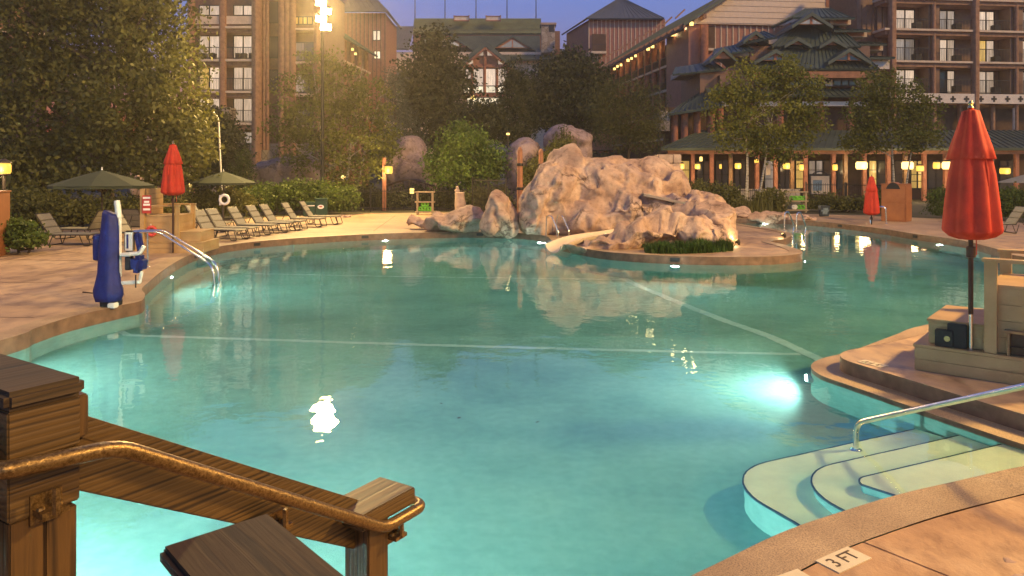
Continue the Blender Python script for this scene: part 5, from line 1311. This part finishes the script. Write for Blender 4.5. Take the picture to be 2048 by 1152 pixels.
for x0, x1, m_, bars in ((1338, 1350, 'win_dark', 0), (1362, 1378, 'win_gold', 2), (1395, 1418, 'win_dark', 1), (1432, 1455, 'win_dark', 1), (1470, 1490, 'win_dark', 1), (1530, 1546, 'win_dim', 2), (1560, 1580, 'win_dark', 1), (1592, 1608, 'win_gold', 2), (1618, 1644, 'win_dim', 2), (1648, 1662, 'win_dark', 2), (1675, 1688, 'win_dark', 2), (1738, 1752, 'win_gold', 2), (1756, 1772, 'win_dark', 1), (1790, 1806, 'win_dark', 1), (1822, 1846, 'win_gold', 3), (1856, 1886, 'win_dark', 2), (1900, 1930, 'win_dark', 2), (1950, 1980, 'win_dark', 1), (2000, 2030, 'win_dark', 2)):
    F.window(x0, 322, x1, 376, 4.5, m_, 2 if x1 - x0 > 16 else 1, bars)
F.box('white_notice', 'trim_white', 1532, 328, 1541, 350, .9, .95)
F.box('low_wall', 'stone_wall', 1330, 378, 1600, 402, -.9, -.5)
simple('wicker', (.30, .16, .06), .7)

# --- right wing with balconies
F = Fac('lodge_wing', 'right lodge wing with pale floor slabs, log columns and a white cross frieze', 1784, 68, 6.5)
F.box('wall', 'siding_brown', 1778, -60, 2160, 300, 1.6, 10)
MB().bx(-.4, 0, 1.6, 10, -.1, 22).build('end_wall', 'siding_brown', F.t)
F.box('side_wall', 'siding_brown', 1714, 0, 1779, 300, 1.9, 3); F.battens(1714, 10, 1776, 120, 1.9, .5, 'siding_brown', .06)
for px in (1784, 1950, 2120): F.log('column', 'log', px, -60, 402, .36, -.2)
for x0, x1 in ((1857, 1879), (2020, 2046)): F.box('chase', 'siding_brown', x0, -60, x1, 187, .2, 1.59); F.log('column', 'log', (x0 + x1) / 2 - 1, -60, 402, .20, .05)
for k, y in enumerate((-2, 60, 123)):
    F.box('floor_slab', 'trim_cream', 1770, y, 2160, y + 4, -.35, 1.59); F.box('floor_beam', 'log', 1770, y + 4.6, 2160, y + 13, -.1, 1.58)
for j, (x0, x1, r0, r1) in enumerate(((1791, 1827, 1789, 1856), (1879, 1907, 1880, 1944), (1956, 1986, 1956, 2019), (2037, 2060, 2047, 2110))):
    for k, (ya, yb) in enumerate(((21, 59), (79, 122), (141, 183))):
        sh_ = (0, 3, 5.5, 7)[j]
        mt = {(2, 1): ('win_gold', 'win_pale'), (1, 2): ('win_dark', 'win_pale'), (0, 0): 'win_pale'}.get((j, k), 'win_dim' if (j + k) % 2 else 'win_pale')
        F.window(x0, ya + sh_ * .6, x1, yb + sh_ * .6, 1.6, mt); F.railing(r0, ya + 16 + sh_ * .6, r1, yb + 1 + sh_ * .6, -.2)
        F.box('balcony_chair', 'rail_iron', x1 + 4, yb - 15 + sh_, x1 + 16, yb + sh_ * .6 - 1, .3, .9)
F.box('hung_towel', 'trim_white', 1821, 167, 1836, 177, -.28, -.24)
fr_ = F.box('cross_frieze', 'trim_white', 1778, 188, 2160, 207, -.45, .1)
for px in (1801, 1827, 1853, 1879, 1906, 1933, 1962, 1988, 2015, 2041): cross(F, px, 198, -.452, .27, 'rail_iron', fr_)
F.box('lower_shade_panel', 'recess_shade', 1778, 210, 2160, 300, 1.3, 1.59); F.box('white_post', 'trim_white', 2028, 216, 2033, 296, .0, .2)  # dark sheet below the frieze, shade put in as colour
for px in (1868, 1920, 1985): F.log('column', 'log', px, 208, 300, .22, .6)
# ------------------------------------------------------------------ lanterns
emit('lantern_glow', (1.0, .55, .07), 1.25)
emit('lantern_white', (1.0, .68, .22), 2.6)
emit('bulb_glow', (1.0, .66, .18), 1.9)
simple('lantern_iron', (.04, .03, .02), .5)
def lantern(px, py, d, w, h, label, mat='lantern_glow', power=60, group='lanterns along the restaurant', post=None, name='lantern', col=(1, .68, .32)):
    c = P(px, py, d); W, H = w * d / FPX, h * d / FPX
    z0 = c.z
    t = thing(name, label, 'lamp', c, 0, group)
    MB().lathe([(W * .42, -H / 2), (W * .5, -H * .3), (W * .5, H * .3), (W * .42, H / 2)], 10).build('glass', mat, t, smooth=True)
    MB().lathe([(W * .55, H / 2 + .01), (W * .5, H / 2 + .05), (W * .12, H / 2 + .14)], 10).build('cap', 'lantern_iron', t)
    MB().lathe([(W * .2, -H / 2 - .06), (W * .46, -H / 2 - .02), (W * .46, -H / 2 - .005)], 10).build('base', 'lantern_iron', t)
    if post == 'ground': MB().tube([(0, 0, -c.z), (0, 0, -H / 2 - .06)], .05, 8).build('post', 'lantern_iron', t)
    elif post == 'wood': MB().bx(-.34, -.14, -.1, .1, -c.z, H / 2 + .5).build('post', 'log_red', t); MB().bx(-.14, -.02, -.03, .03, H / 2 + .15, H / 2 + .2).build('bracket', 'lantern_iron', t)
    elif post == 'hang': MB().tube([(0, 0, H / 2 + .1), (0, 0, H / 2 + .5)], .02, 6).build('hanger', 'lantern_iron', t)
    else: MB().bx(-.03, .03, 0, .55, H * .1, H * .1 + .05).build('bracket', 'lantern_iron', t)
    if power:
        ld = bpy.data.lights.new('lamp_light', 'POINT'); ld.energy = power; ld.color = col; ld.shadow_soft_size = max(W * .5, .1)
        lo = bpy.data.objects.new('lamp_light', ld); C.objects.link(lo); lo.parent = t; lo.location = (0, -W * .5 - .18, -H * .2)
    return t
ord_ = ['first', 'second', 'third', 'fourth', 'fifth', 'sixth', 'seventh', 'eighth', 'ninth', 'tenth', 'eleventh', 'twelfth', 'thirteenth', 'fourteenth', 'fifteenth', 'sixteenth']
AR = [(1363, 333, 11, 11, 60, 0), (1395, 333, 11, 10, 60, 0), (1441, 333, 5, 9, 0, 0), (1476, 332, 13, 11, 90, 0), (1513, 322, 9, 7, 0, 0), (1573, 332, 14, 12, 90, 0), (1603, 335, 9, 12, 40, 0), (1670, 335, 10, 12, 40, 0), (1723, 331, 22, 15, 160, 1), (1815, 331, 22, 15, 160, 1), (1840, 337, 14, 11, 40, 0), (1873, 331, 13, 13, 40, 0), (1896, 331, 22, 15, 160, 1), (2010, 342, 19, 12, 90, 0)]
for k, (px, py, w, h, pw, kind) in enumerate(AR):
    lantern(px, py, 56.2, w, h, f'{ord_[k]} glowing lantern from the left along the restaurant arcade', 'lantern_white' if kind else 'lantern_glow', pw)
lantern(1402, 318, 58, 6, 9, 'small hanging lamp above the arcade lanterns at the left end', 'bulb_glow', 0, 'lanterns along the restaurant', 'hang')
lantern(777, 340, 43, 17, 15, 'big amber lantern on a wooden post by the iron fence', 'lantern_glow', 90, 'path lanterns', 'wood')
lantern(8, 337, 23, 25, 21, 'amber lantern on a post at the far left edge', 'lantern_glow', 70, 'path lanterns', 'ground')
lantern(687, 355, 46, 10, 9, 'small round lamp behind the hedge beside the floodlight pole', 'bulb_glow', 30, 'path lanterns', 'ground')
lantern(824, 382, 44, 10, 10, 'round white globe lamp left of the vest rack', 'bulb_glow', 30, 'path lanterns', 'ground')
lantern(298, 343, 50, 9, 9, 'amber wall lamp glowing behind the left red umbrella', 'bulb_glow', 14, 'path lanterns', 'ground')
lantern(468, 385, 43, 10, 9, 'low yellow lamp behind the life ring', 'bulb_glow', 20, 'path lanterns', 'ground')
lantern(495, 346, 46, 5, 6, 'tiny lamp in front of the small conifer', 'bulb_glow', 8, 'path lanterns', 'ground')
lantern(381, 370, 40, 6, 6, 'tiny lamp under the left rim of the open green umbrella', 'bulb_glow', 8, 'path lanterns', 'ground')
lantern(1023, 226, 64, 9, 8, 'yellow lamp in the dark trees below the gable window', 'bulb_glow', 20, 'path lanterns', 'ground')
lantern(946, 195, 120, 9, 8, 'round lamp under the big gable window of the main lodge', 'bulb_glow', 40, 'path lanterns')
lantern(1016, 268, 52, 7, 4, 'small lamp on the bank above the purple rocks', 'bulb_glow', 12, 'path lanterns', 'ground')
# lamps under the oblique eave
EV = [(1383, 48, 8), (1368, 57, 4), (1345, 69, 8), (1305, 93, 7), (1296, 98, 7), (1271, 112, 5), (1263, 117, 5), (1256, 121, 6), (1242, 130, 5), (1235, 133, 5), (1229, 138, 5)]
for k, (px, py, s_) in enumerate(EV):
    kk = (px - CX) / FPX; o = Vector((20.19 - .99 * 1.3, 79 - .139 * 1.3)); e = Vector((.139, -.99)); u = (kk * o.y - o.x) / (e.x - kk * e.y); d = o.y + u * e.y
    lantern(px, py, d, s_, s_, f'{ord_[k]} round lamp from the near end under the oblique eave', 'bulb_glow', 26, 'lamps under the oblique eave', 'hang')
for k, (px, py) in enumerate(((705, 99), (711, 108))): lantern(px, py, 82, 5, 5, ('upper' if k == 0 else 'lower') + ' of two small lamps on the dark wing behind the birch', 'bulb_glow', 10, 'lamps under the oblique eave', 'hang')
for px, py, lb in ((1478, 490, 'small glowing spotlight at the foot of the island rocks'), (1570, 476, 'small glowing spotlight at the island ladder')):
    p = G(px, py); t = thing('ground_spotlight', lb, 'lamp', p, 0, 'spotlights on the island')
    MB().tube([(0, 0, 0), (0, 0, .06), (-.05, .04, .13)], [.03, .05, .09], 10).build('housing', 'lantern_iron', t, smooth=True); MB().lathe([(.07, 0), (.05, .03)], 10, (-.05, .035, .13)).build('lens', 'bulb_glow', t)
    ld = bpy.data.lights.new('lamp_light', 'POINT'); ld.energy = 10; ld.color = (1, .7, .3); ld.shadow_soft_size = .06; lo = bpy.data.objects.new('lamp_light', ld); C.objects.link(lo); lo.parent = t; lo.location = (-.1, .1, .25)

# ------------------------------------------------------------------ loungers
simple('sling', (.27, .25, .19), .7, var=.12, scale=20, bmp=.1)
simple('frame_brown', (.055, .045, .035), .5, metal=.3)
def make_lounger():
    t = thing('sun_lounger', 'x', 'sun lounger')
    y = .33
    # flat seat from x=-.05 (hinge) to 1.25 (foot); back raised to -x
    fr = MB(); 
    for s_ in (-y, y): fr.tube([(0, s_, .34), (1.25, s_, .34)], .02, 6); fr.tube([(0, s_, .34), (-.42, s_, .97)], .02, 6)
    fr.tube([(1.25, -y, .34), (1.25, y, .34)], .02, 6); fr.tube([(-.42, -y, .97), (-.42, y, .97)], .02, 6); fr.tube([(-.02, -y, .33), (-.02, y, .33)], .02, 6)
    fr.build('frame', 'frame_brown', t, smooth=True)
    for x0, x1 in ((.12, -.12), (.95, 1.2)):
        l = MB()
        for s_ in (-y, y): l.tube(smooth_path([(x0, s_, .34), (x0 + (x1 - x0) * .5, s_, .02), (x1 + .1, s_, .02), (x1, s_, .34)], .06), .016, 6)
        l.tube([(x0 + (x1 - x0) * .6, -y, .02), (x0 + (x1 - x0) * .6, y, .02)], .016, 6)
        l.build('leg_frame', 'frame_brown', t, smooth=True)
    MB().tube([(-.28, 0, .74), (-.5, 0, .3)], .014, 6).build('back_prop', 'frame_brown', t)
    for k in range(3):          # padded panels of the back
        a, b_ = k / 3 + .01, (k + 1) / 3 - .01
        p, q = Vector((-.42 * a, 0, .35 + .63 * a)), Vector((-.42 * b_, 0, .35 + .63 * b_)); MB().beam(p, q, .60, .045).build('back_pad', 'sling', t, smooth=True, bevel=.018)
    for k in range(4):
        a, b_ = .02 + k * .31, .02 + (k + 1) * .31 - .012; MB().bx(a, b_, -.30, .30, .335, .375).build('seat_pad', 'sling', t, smooth=True, bevel=.015)
    return t
proto = make_lounger()
SL = [((417, 479), R(-14), 'first lounger in the row right of the left lifeguard chair'), ((443, 474), R(-12), 'second lounger in the row from the left lifeguard chair'), ((484, 468), R(-10), 'third lounger in the row, set back a little'),
      ((520, 463), R(-10), 'fourth lounger in the row from the left lifeguard chair'), ((546, 459), R(-9), 'fifth lounger in the row from the left lifeguard chair'), ((588, 453), R(-6), 'sixth lounger in the row, second from the green bin'), ((622, 448), R(-3), 'last lounger in the row, in front of the green bin'),
      ((112, 490), R(-2), 'lone lounger on the dark left deck near the lit shrub'), ((190, 478), R(168), 'lounger turned away under the left green umbrella'), ((250, 485), R(-12), 'lounger behind the blue pool lift cover'), ((275, 472), R(80), 'lounger seen end on left of the lifeguard chair'),
      ((400, 462), R(-12), 'lounger in the second row behind the first two'), ((2020, 466), R(178), 'lounger on the far right deck behind the near umbrella')]
LK = list(proto.children)
for k, (pp_, rz, lb) in enumerate(SL):
    if k == 0: o = proto
    else:
        o = proto.copy(); C.objects.link(o)
        for ch_ in LK: c = ch_.copy(); C.objects.link(c); c.parent = o
    place(o, G(*pp_), rz, lb, 'sun loungers on the deck')

# ------------------------------------------------------------------ open green umbrellas
simple('green_cloth', (.024, .034, .02), .8, var=.15, scale=6)
def open_umbrella(loc, zt, rad, label):
    t = thing('open_umbrella', label, 'umbrella', loc, .3, 'open green umbrellas')
    s = MB(); n = 8
    for k in range(n):
        a, b_ = 2 * math.pi * k / n, 2 * math.pi * (k + 1) / n; m_ = (a + b_) / 2
        for (r0, z0), (r1, z1) in (((.0, zt), (rad * .5, zt - .24)), ((rad * .5, zt - .24), (rad, zt - .52))):
            s.add([(r0 * math.cos(a), r0 * math.sin(a), z0), (r1 * math.cos(a), r1 * math.sin(a), z1), (r1 * .955 * math.cos(m_), r1 * .955 * math.sin(m_), z1 - .015), (r1 * math.cos(b_), r1 * math.sin(b_), z1), (r0 * math.cos(b_), r0 * math.sin(b_), z0)], [(0, 1, 2), (0, 2, 4), (2, 3, 4)])
    s.build('canopy', 'green_cloth', t, smooth=False)
    v = MB()
    for k in range(n):
        a, b_ = 2 * math.pi * k / n, 2 * math.pi * (k + 1) / n; r1 = rad; v.add([(r1 * math.cos(a), r1 * math.sin(a), zt - .52), (r1 * math.cos(b_), r1 * math.sin(b_), zt - .52), (r1 * math.cos(b_), r1 * math.sin(b_), zt - .62), (r1 * math.cos(a), r1 * math.sin(a), zt - .62)], [(0, 1, 2, 3)])
        MB().beam((0, 0, zt - .75), (rad * .6 * math.cos(a), rad * .6 * math.sin(a), zt - .33), .015, .02).build('rib', 'dark_wood', t)
    v.build('valance', 'green_cloth', t)
    MB().tube([(0, 0, 0), (0, 0, zt + .05)], .025, 8).build('pole', 'dark_wood', t, smooth=True); MB().lathe([(.03, 0), (.02, .08), (.0, .12)], 8, (0, 0, zt)).build('finial', 'paint_white', t); MB().lathe([(.3, 0), (.3, .05), (.06, .09)], 14).build('base', 'frame_brown', t)
open_umbrella(G(204, 476), 2.33, 1.65, 'wide open green umbrella over the dark left loungers')
open_umbrella(P(447, 342, 34.6).xy.to_3d(), 2.28, 1.45, 'open olive umbrella behind the life ring')
# tall thin white mast behind it
p = P(446, 342, 37).xy.to_3d(); t = thing('white_mast', 'tall thin pale mast leaning slightly behind the olive umbrella', 'mast', p)
tp = P(437, 236, 37) - p; tp2 = P(425, 222, 37) - p
MB().tube(smooth_path([(0, 0, 0), tuple(tp), tuple(tp2)], .4, 4), [.05] * 2 + [.035] * 5 + [.02] * 0 if False else .04, 8).build('pole', 'paint_white', t, smooth=True); MB().lathe([(.12, 0), (.12, .03), (.05, .06)], 10).build('base', 'frame_brown', t)
# life ring on its post
p = P(447, 342, 33.2).xy.to_3d(); t = thing('life_ring', 'white life ring hung on a dark post between loungers and hedge', 'life ring', p)
c = P(451, 399, 33.2)
r_ = MB().tube([(q[0] + c.x - p.x, q[1] - .12, q[2] + c.z) for q in ring_path(.20)], .062, 9, cap=False).build('ring', 'paint_white', t, smooth='all')
MB().tube([(-.03, 0, 0), (-.03, 0, 1.35)], .04, 8).build('post', 'frame_brown', t); MB().bx(-.14, -.08, -.13, -.03, c.z - .25, c.z + .2).build('bracket', 'paint_white', t)
# green bin
simple('bin_green', (.012, .05, .028), .5, var=.15)
p = P(632, 342, 37.8).xy.to_3d(); t = thing('green_bin', 'dark green bin with a white oval badge before the hedge', 'bin', p, R(12))
MB().bx(-.02, .58, -.35, .35, .05, .82).build('body', 'bin_green', t, bevel=.04); MB().bx(-.05, .61, -.38, .38, .822, .90).build('lid', 'bin_green', t, bevel=.03); MB().bx(-.62, -.03, -.3, .3, .0, .72).build('side_crate', 'bin_green', t, bevel=.03); MB().bx(-.6, -.05, -.31, -.302, .52, .56).build('crate_band', 'paint_white', t)
em = MB().lathe([(.14, 0), (.13, .01)], 16); em.v = [(x * 1.15 + .25, -.352 - z, y * .75 + .48) for x, y, z in em.v]; em.build('badge', 'paint_white', t)
em = MB().lathe([(.07, 0), (.06, .006)], 12); em.v = [(x * 1.3 + .25, -.364 - z, y * .5 + .49) for x, y, z in em.v]; em.build('badge_mark', 'sign_red', t)

# ------------------------------------------------------------------ wooden towel bins
mat_boards('bin_wood', (.24, .085, .03), (.34, .13, .045)); 
def towel_bin(loc, rz, label, h=1.68, w=1.02):
    t = thing('towel_bin', label, 'bin', loc, rz, 'wooden towel bins')
    b_ = MB().bx(0, w, 0, w, .0, h).build('body', 'bin_wood', t, bevel=.01)
    for z in (.02, h * .5): 
        pan = MB()
        for a0, a1 in ((.03, w - .03),):
            pan.bx(a0, a1, -.02, -.003, z + .03, z + h * .46); pan.bx(-.02, -.003, a0, a1, z + .03, z + h * .46)
        pan.build('panel', 'bin_wood', b_, bevel=.004)
    MB().bx(-.03, w + .03, -.03, w + .03, h + .002, h + .04).build('top', 'bin_wood', t, bevel=.006)
    s = MB(); n = 10; pts = [(-.035, .16 + .7 * k / n, h - .25 + .36 * math.sin(math.pi * k / n) ** .6) for k in range(n + 1)]
    s.extr(pts, (.55, 0, 0)); s.build('hood', 'bin_wood', t); s = MB(); s.extr([(-.042, q[1] * .86 + .07, (q[2] - h) * .8 + h + .0) for q in pts], (.012, 0, 0)); s.build('opening', 'black', t)
    return t
towel_bin(G(1811, 444), R(48), 'orange brown wooden towel bin with black mouth on the far right deck')
towel_bin(G(-14, 518) + Vector((-1.05, 0, 0)), R(20), 'orange brown wooden towel bin cut by the left edge', 1.72)
# ------------------------------------------------------------------ vest racks
simple('rack_wood', (.36, .27, .16), .7, var=.15)
simple('vest_green', (.13, .42, .03), .6, var=.3, scale=9)
simple('vest_white', (.65, .62, .55), .6)
def rack(px, py, d, w, h, label, full):
    p = P(px, 342, d).xy.to_3d(); t = thing('vest_rack', label, 'rack', p, 0, 'life vest racks'); W, H = w * d / FPX, h * d / FPX
    for x in (-W / 2, W / 2): MB().bx(x - .04, x + .04, -.15, -.07, 0, H).build('upright', 'rack_wood', t); MB().bx(x - .04, x + .04, .15, .23, 0, H).build('upright', 'rack_wood', t)
    for f_ in (.12, .55, .98): MB().bx(-W / 2 - .12, W / 2 + .12, -.18, .25, H * f_ - .03, H * f_ + .03).build('shelf', 'rack_wood', t)
    return t, W, H, p
def vest(loc, label, mat='vest_green', s_=1.0):
    t = thing('life_vest', label, 'life vest', loc, rnd.uniform(-.4, .4), 'folded life vests')
    for x in (-.09, .09): MB().tube(ring_path(.085, 12), .05, 7, cap=False).build('vest_panel', mat, t, smooth='all').location = (x * s_, 0, .13)
    MB().bx(-.2 * s_, .2 * s_, -.05, .05, 0, .09).build('vest_body', mat, t, bevel=.03)
t, W, H, p = rack(850, 380, 39, 30, 46, 'timber vest rack with green vests left of the boulders', 1)
vest(p + Vector((-.15, -.05, H * .12 + .035)), 'left green life vest on the lower shelf of the left rack'); vest(p + Vector((.16, -.08, H * .12 + .035)), 'right green life vest on the lower shelf of the left rack'); vest(p + Vector((.0, -.02, H * .12 + .28)), 'green life vest on top of the pile in the left rack')
t, W, H, p = rack(1588, 384, 41, 44, 42, 'timber vest rack on the far shore beside the gate', 1)
for k in range(3): vest(p + Vector((-.05 + .24 * k, -.05, H * .55 + .035)), f'{ord_[k]} green life vest from the left on the middle shelf of the far rack')
vest(p + Vector((.36, -.05, H * .12 + .035)), 'green life vest on the lower shelf of the far rack'); vest(p + Vector((.0, -.05, H * .12 + .035)), 'white life vest on the lower shelf of the far rack', 'vest_white', .5)
# sandwich sign
simple('board_blue', (.03, .045, .06), .5); simple('board_pic', (.16, .22, .26), .6, var=.4, scale=9)
p = G(1648, 433); t = thing('notice_board', 'small dark blue standing notice board on the far deck', 'sign', p, .1)
for s_ in (-1, 1): MB().box((0, s_ * .09, .28), (.48, .03, .56), Matrix.Rotation(R(-s_ * 14), 3, 'X')).build('panel', 'board_blue', t, bevel=.01)
MB().box((0, -.122, .28), (.26, .006, .34), Matrix.Rotation(R(14), 3, 'X')).build('printed_figure', 'board_pic', t); MB().box((0, -.115, .3), (.4, .005, .09), Matrix.Rotation(R(14), 3, 'X')).build('printed_figure', 'board_pic', t)

# ------------------------------------------------------------------ iron fences
def fence(a, b_, label, h=1.25):
    a, b_ = Vector((a[0], a[1], 0)), Vector((b_[0], b_[1], 0)); L = (b_ - a).length
    t = thing('iron_fence', label, 'fence', a, math.atan2(b_.y - a.y, b_.x - a.x), 'black iron fences')
    n = max(1, round(L / 2.2))
    for k in range(n + 1): MB().bx(L * k / n - .03, L * k / n + .03, -.03, .03, -.05, h + .06).build('post', 'rail_iron', t)
    for z in (.12, h - .12): MB().bx(0, L, -.018, .018, z, z + .04).build('rail', 'rail_iron', t)
    s = MB(); m_ = int(L / .12)
    for k in range(m_): x = L * (k + .5) / m_; s.bx(x - .009, x + .009, -.009, .009, .04, h)
    o = s.build('picket', 'rail_iron', t); o['kind'] = 'stuff'
pf = lambda px, d: P(px, 342, d).xy
fence(pf(560, 41.8), pf(830, 42.5), 'black iron fence behind the hedge and amber lantern'); fence(pf(830, 42.5), pf(925, 41), 'black iron fence behind the left vest rack'); fence(pf(945, 40.5), pf(1012, 37.5), 'black iron fence beside the boulders', 1.9)
fence(pf(1612, 43), pf(1690, 42.5), 'black iron gate panel right of the far vest rack', 1.6); fence(pf(1692, 42.5), pf(1770, 40.5), 'black iron fence behind the small red umbrella', 1.6); fence(pf(1400, 43), pf(1560, 43.2), 'black iron fence behind the far shore shrubs'); fence(pf(60, 29), pf(420, 36), 'black iron fence in the dark behind the left loungers')
# gate sign with arched top
t = thing('gate_sign', 'pale map sign with arched dark frame beyond the far gate', 'sign', P(1640, 342, 45).xy.to_3d())
MB().bx(-.55, .55, -.04, .04, .9, 2.0).build('board', 'trim_cream', t); MB().bx(-.62, .62, -.05, .05, 2.0, 2.12).build('head', 'rail_iron', t); MB().tube([(-.62 + 1.24 * k / 10, -.02, 2.0 + .28 * math.sin(math.pi * k / 10)) for k in range(11)], .035, 6).build('arch', 'rail_iron', t)
for x in (-.62, .62): MB().tube([(x, 0, 0), (x, 0, 2.1)], .05, 7).build('post', 'rail_iron', t)
MB().bx(-.45, .1, -.046, -.041, 1.1, 1.75).build('printed_map', 'board_pic', t)
# totem posts, stone stump, small footbridge
for px, top_, lb in ((1040, 300, 'left banded log totem post beside the tall boulder'), (1082, 303, 'right banded log totem post behind the slide rock')):
    d = 33 if px == 1040 else 36; p = P(px, 342, d).xy.to_3d(); t = thing('totem_post', lb, 'post', p, 0, 'banded log posts'); zt = P(px, top_, d).z
    MB().tube([(0, 0, 0), (0, 0, zt * .5), (0, 0, zt)], [.13, .125, .11], 10).build('log', 'fascia', t, smooth=True)
    for f_ in (.45, .78): MB().lathe([(.155, 0), (.16, .03), (.16, .09), (.155, .12)], 12, (0, 0, zt * f_)).build('band', 'rail_iron', t)
    MB().lathe([(.11, 0), (.05, .12), (0, .15)], 10, (0, 0, zt)).build('tip', 'fascia', t)
p = P(920, 342, 40).xy.to_3d(); t = thing('stone_stump', 'pale carved stone stump at the end of the iron fence', 'stump', p)
MB().lathe([(.30, 0), (.29, .3), (.31, .5), (.27, .75), (.25, 1.0), (.27, 1.12), (.22, 1.16)], 14, (0, 0, 0), lambda i, a: 1 + .08 * math.sin(3 * a + i)).build('trunk', 'stone_block', t, smooth=True)
MB().lathe([(.12, 1.17), (.14, 1.25), (.08, 1.34), (.09, 1.42), (.03, 1.5)], 10, (-.15, .1, 0), lambda i, a: 1 + .15 * math.sin(2 * a + i * 2)).build('driftwood', 'stone_block', t, smooth=True)
t = thing('footbridge', 'small arched dark timber footbridge below the purple rock pile', 'footbridge', P(820, 342, 45.5).xy.to_3d())
arc = [(-1.5 + 3 * k / 12, 0, 1.35 + .42 * math.sin(math.pi * k / 12)) for k in range(13)]
for y in (-.5, .5): MB().tube([(x, y, z) for x, _, z in arc], .055, 7).build('handrail', 'dark_wood', t, smooth=True); MB().tube([(x, y, z - .62) for x, _, z in arc], .08, 7).build('stringer', 'dark_wood', t, smooth=True)
for x, _, z in arc[::2]:
    for y in (-.5, .5): MB().bx(x - .03, x + .03, y - .03, y + .03, z - .6, z).build('baluster', 'dark_wood', t)
for k in range(12): x, _, z = arc[k]; MB().bx(x + .01, x + .24, -.48, .48, z - .60, z - .55).build('deck_board', 'dark_wood', t)
for x in (-1.45, 1.45): MB().bx(x - .1, x + .1, -.55, .55, 0, .75).build('abutment', 'stone_block', t)
# pale parasol edge at the right
p = P(2052, 342, 37).xy.to_3d(); t = thing('cream_umbrella', 'pale open umbrella at the right edge above the box hedge', 'umbrella', p)
s = MB(); n = 8
for k in range(n): a, b_ = 2 * math.pi * k / n, 2 * math.pi * (k + 1) / n; s.add([(0, 0, 2.15), (1.3 * math.cos(a), 1.3 * math.sin(a), 1.72), (1.3 * math.cos(b_), 1.3 * math.sin(b_), 1.72)], [(0, 1, 2)])
s.build('canopy', 'sling', t); MB().tube([(0, 0, 0), (0, 0, 2.2)], .03, 8).build('pole', 'dark_wood', t)

# ------------------------------------------------------------------ far woods that close the view between the buildings
rng = np.random.default_rng(77); pts = []
for k in range(420):
    a = R(rng.uniform(20, 160)); r0 = rng.uniform(150, 185); hh = rng.uniform(8, 14) * (1 - .25 * math.sin(a * 9) ** 2)
    c = np.array([math.cos(a) * r0, math.sin(a) * r0 + 5, 0])
    pts.append(c + rng.normal(size=(40, 3)) * np.array([2.6, 2.6, 0]) + np.stack([np.zeros(40), np.zeros(40), rng.uniform(0, 1, 40) ** .8 * hh], 1))
far = link('far_wood', leaf_mesh('far_wood', np.concatenate(pts), 1.0, 'leaf_dark', rng, .8)); tag(far, 'dark far off wood closing the view behind the lodge', kind='stuff')
# ------------------------------------------------------------------ thin haze box, added for lamp bloom and a golden lift
m = bpy.data.materials.new('haze_air'); m.use_nodes = True; M['haze_air'] = m
nt = m.node_tree; nt.nodes.clear(); out = nt.nodes.new('ShaderNodeOutputMaterial'); pv = nt.nodes.new('ShaderNodeVolumePrincipled')
pv.inputs['Color'].default_value = (1.0, .93, .82, 1); pv.inputs['Density'].default_value = .00095; pv.inputs['Anisotropy'].default_value = .65
nt.links.new(pv.outputs[0], out.inputs['Volume'])
hz = MB().bx(-260, 260, -30, 240, -5, 45).build('haze', 'haze_air'); tag(hz, kind='stuff')
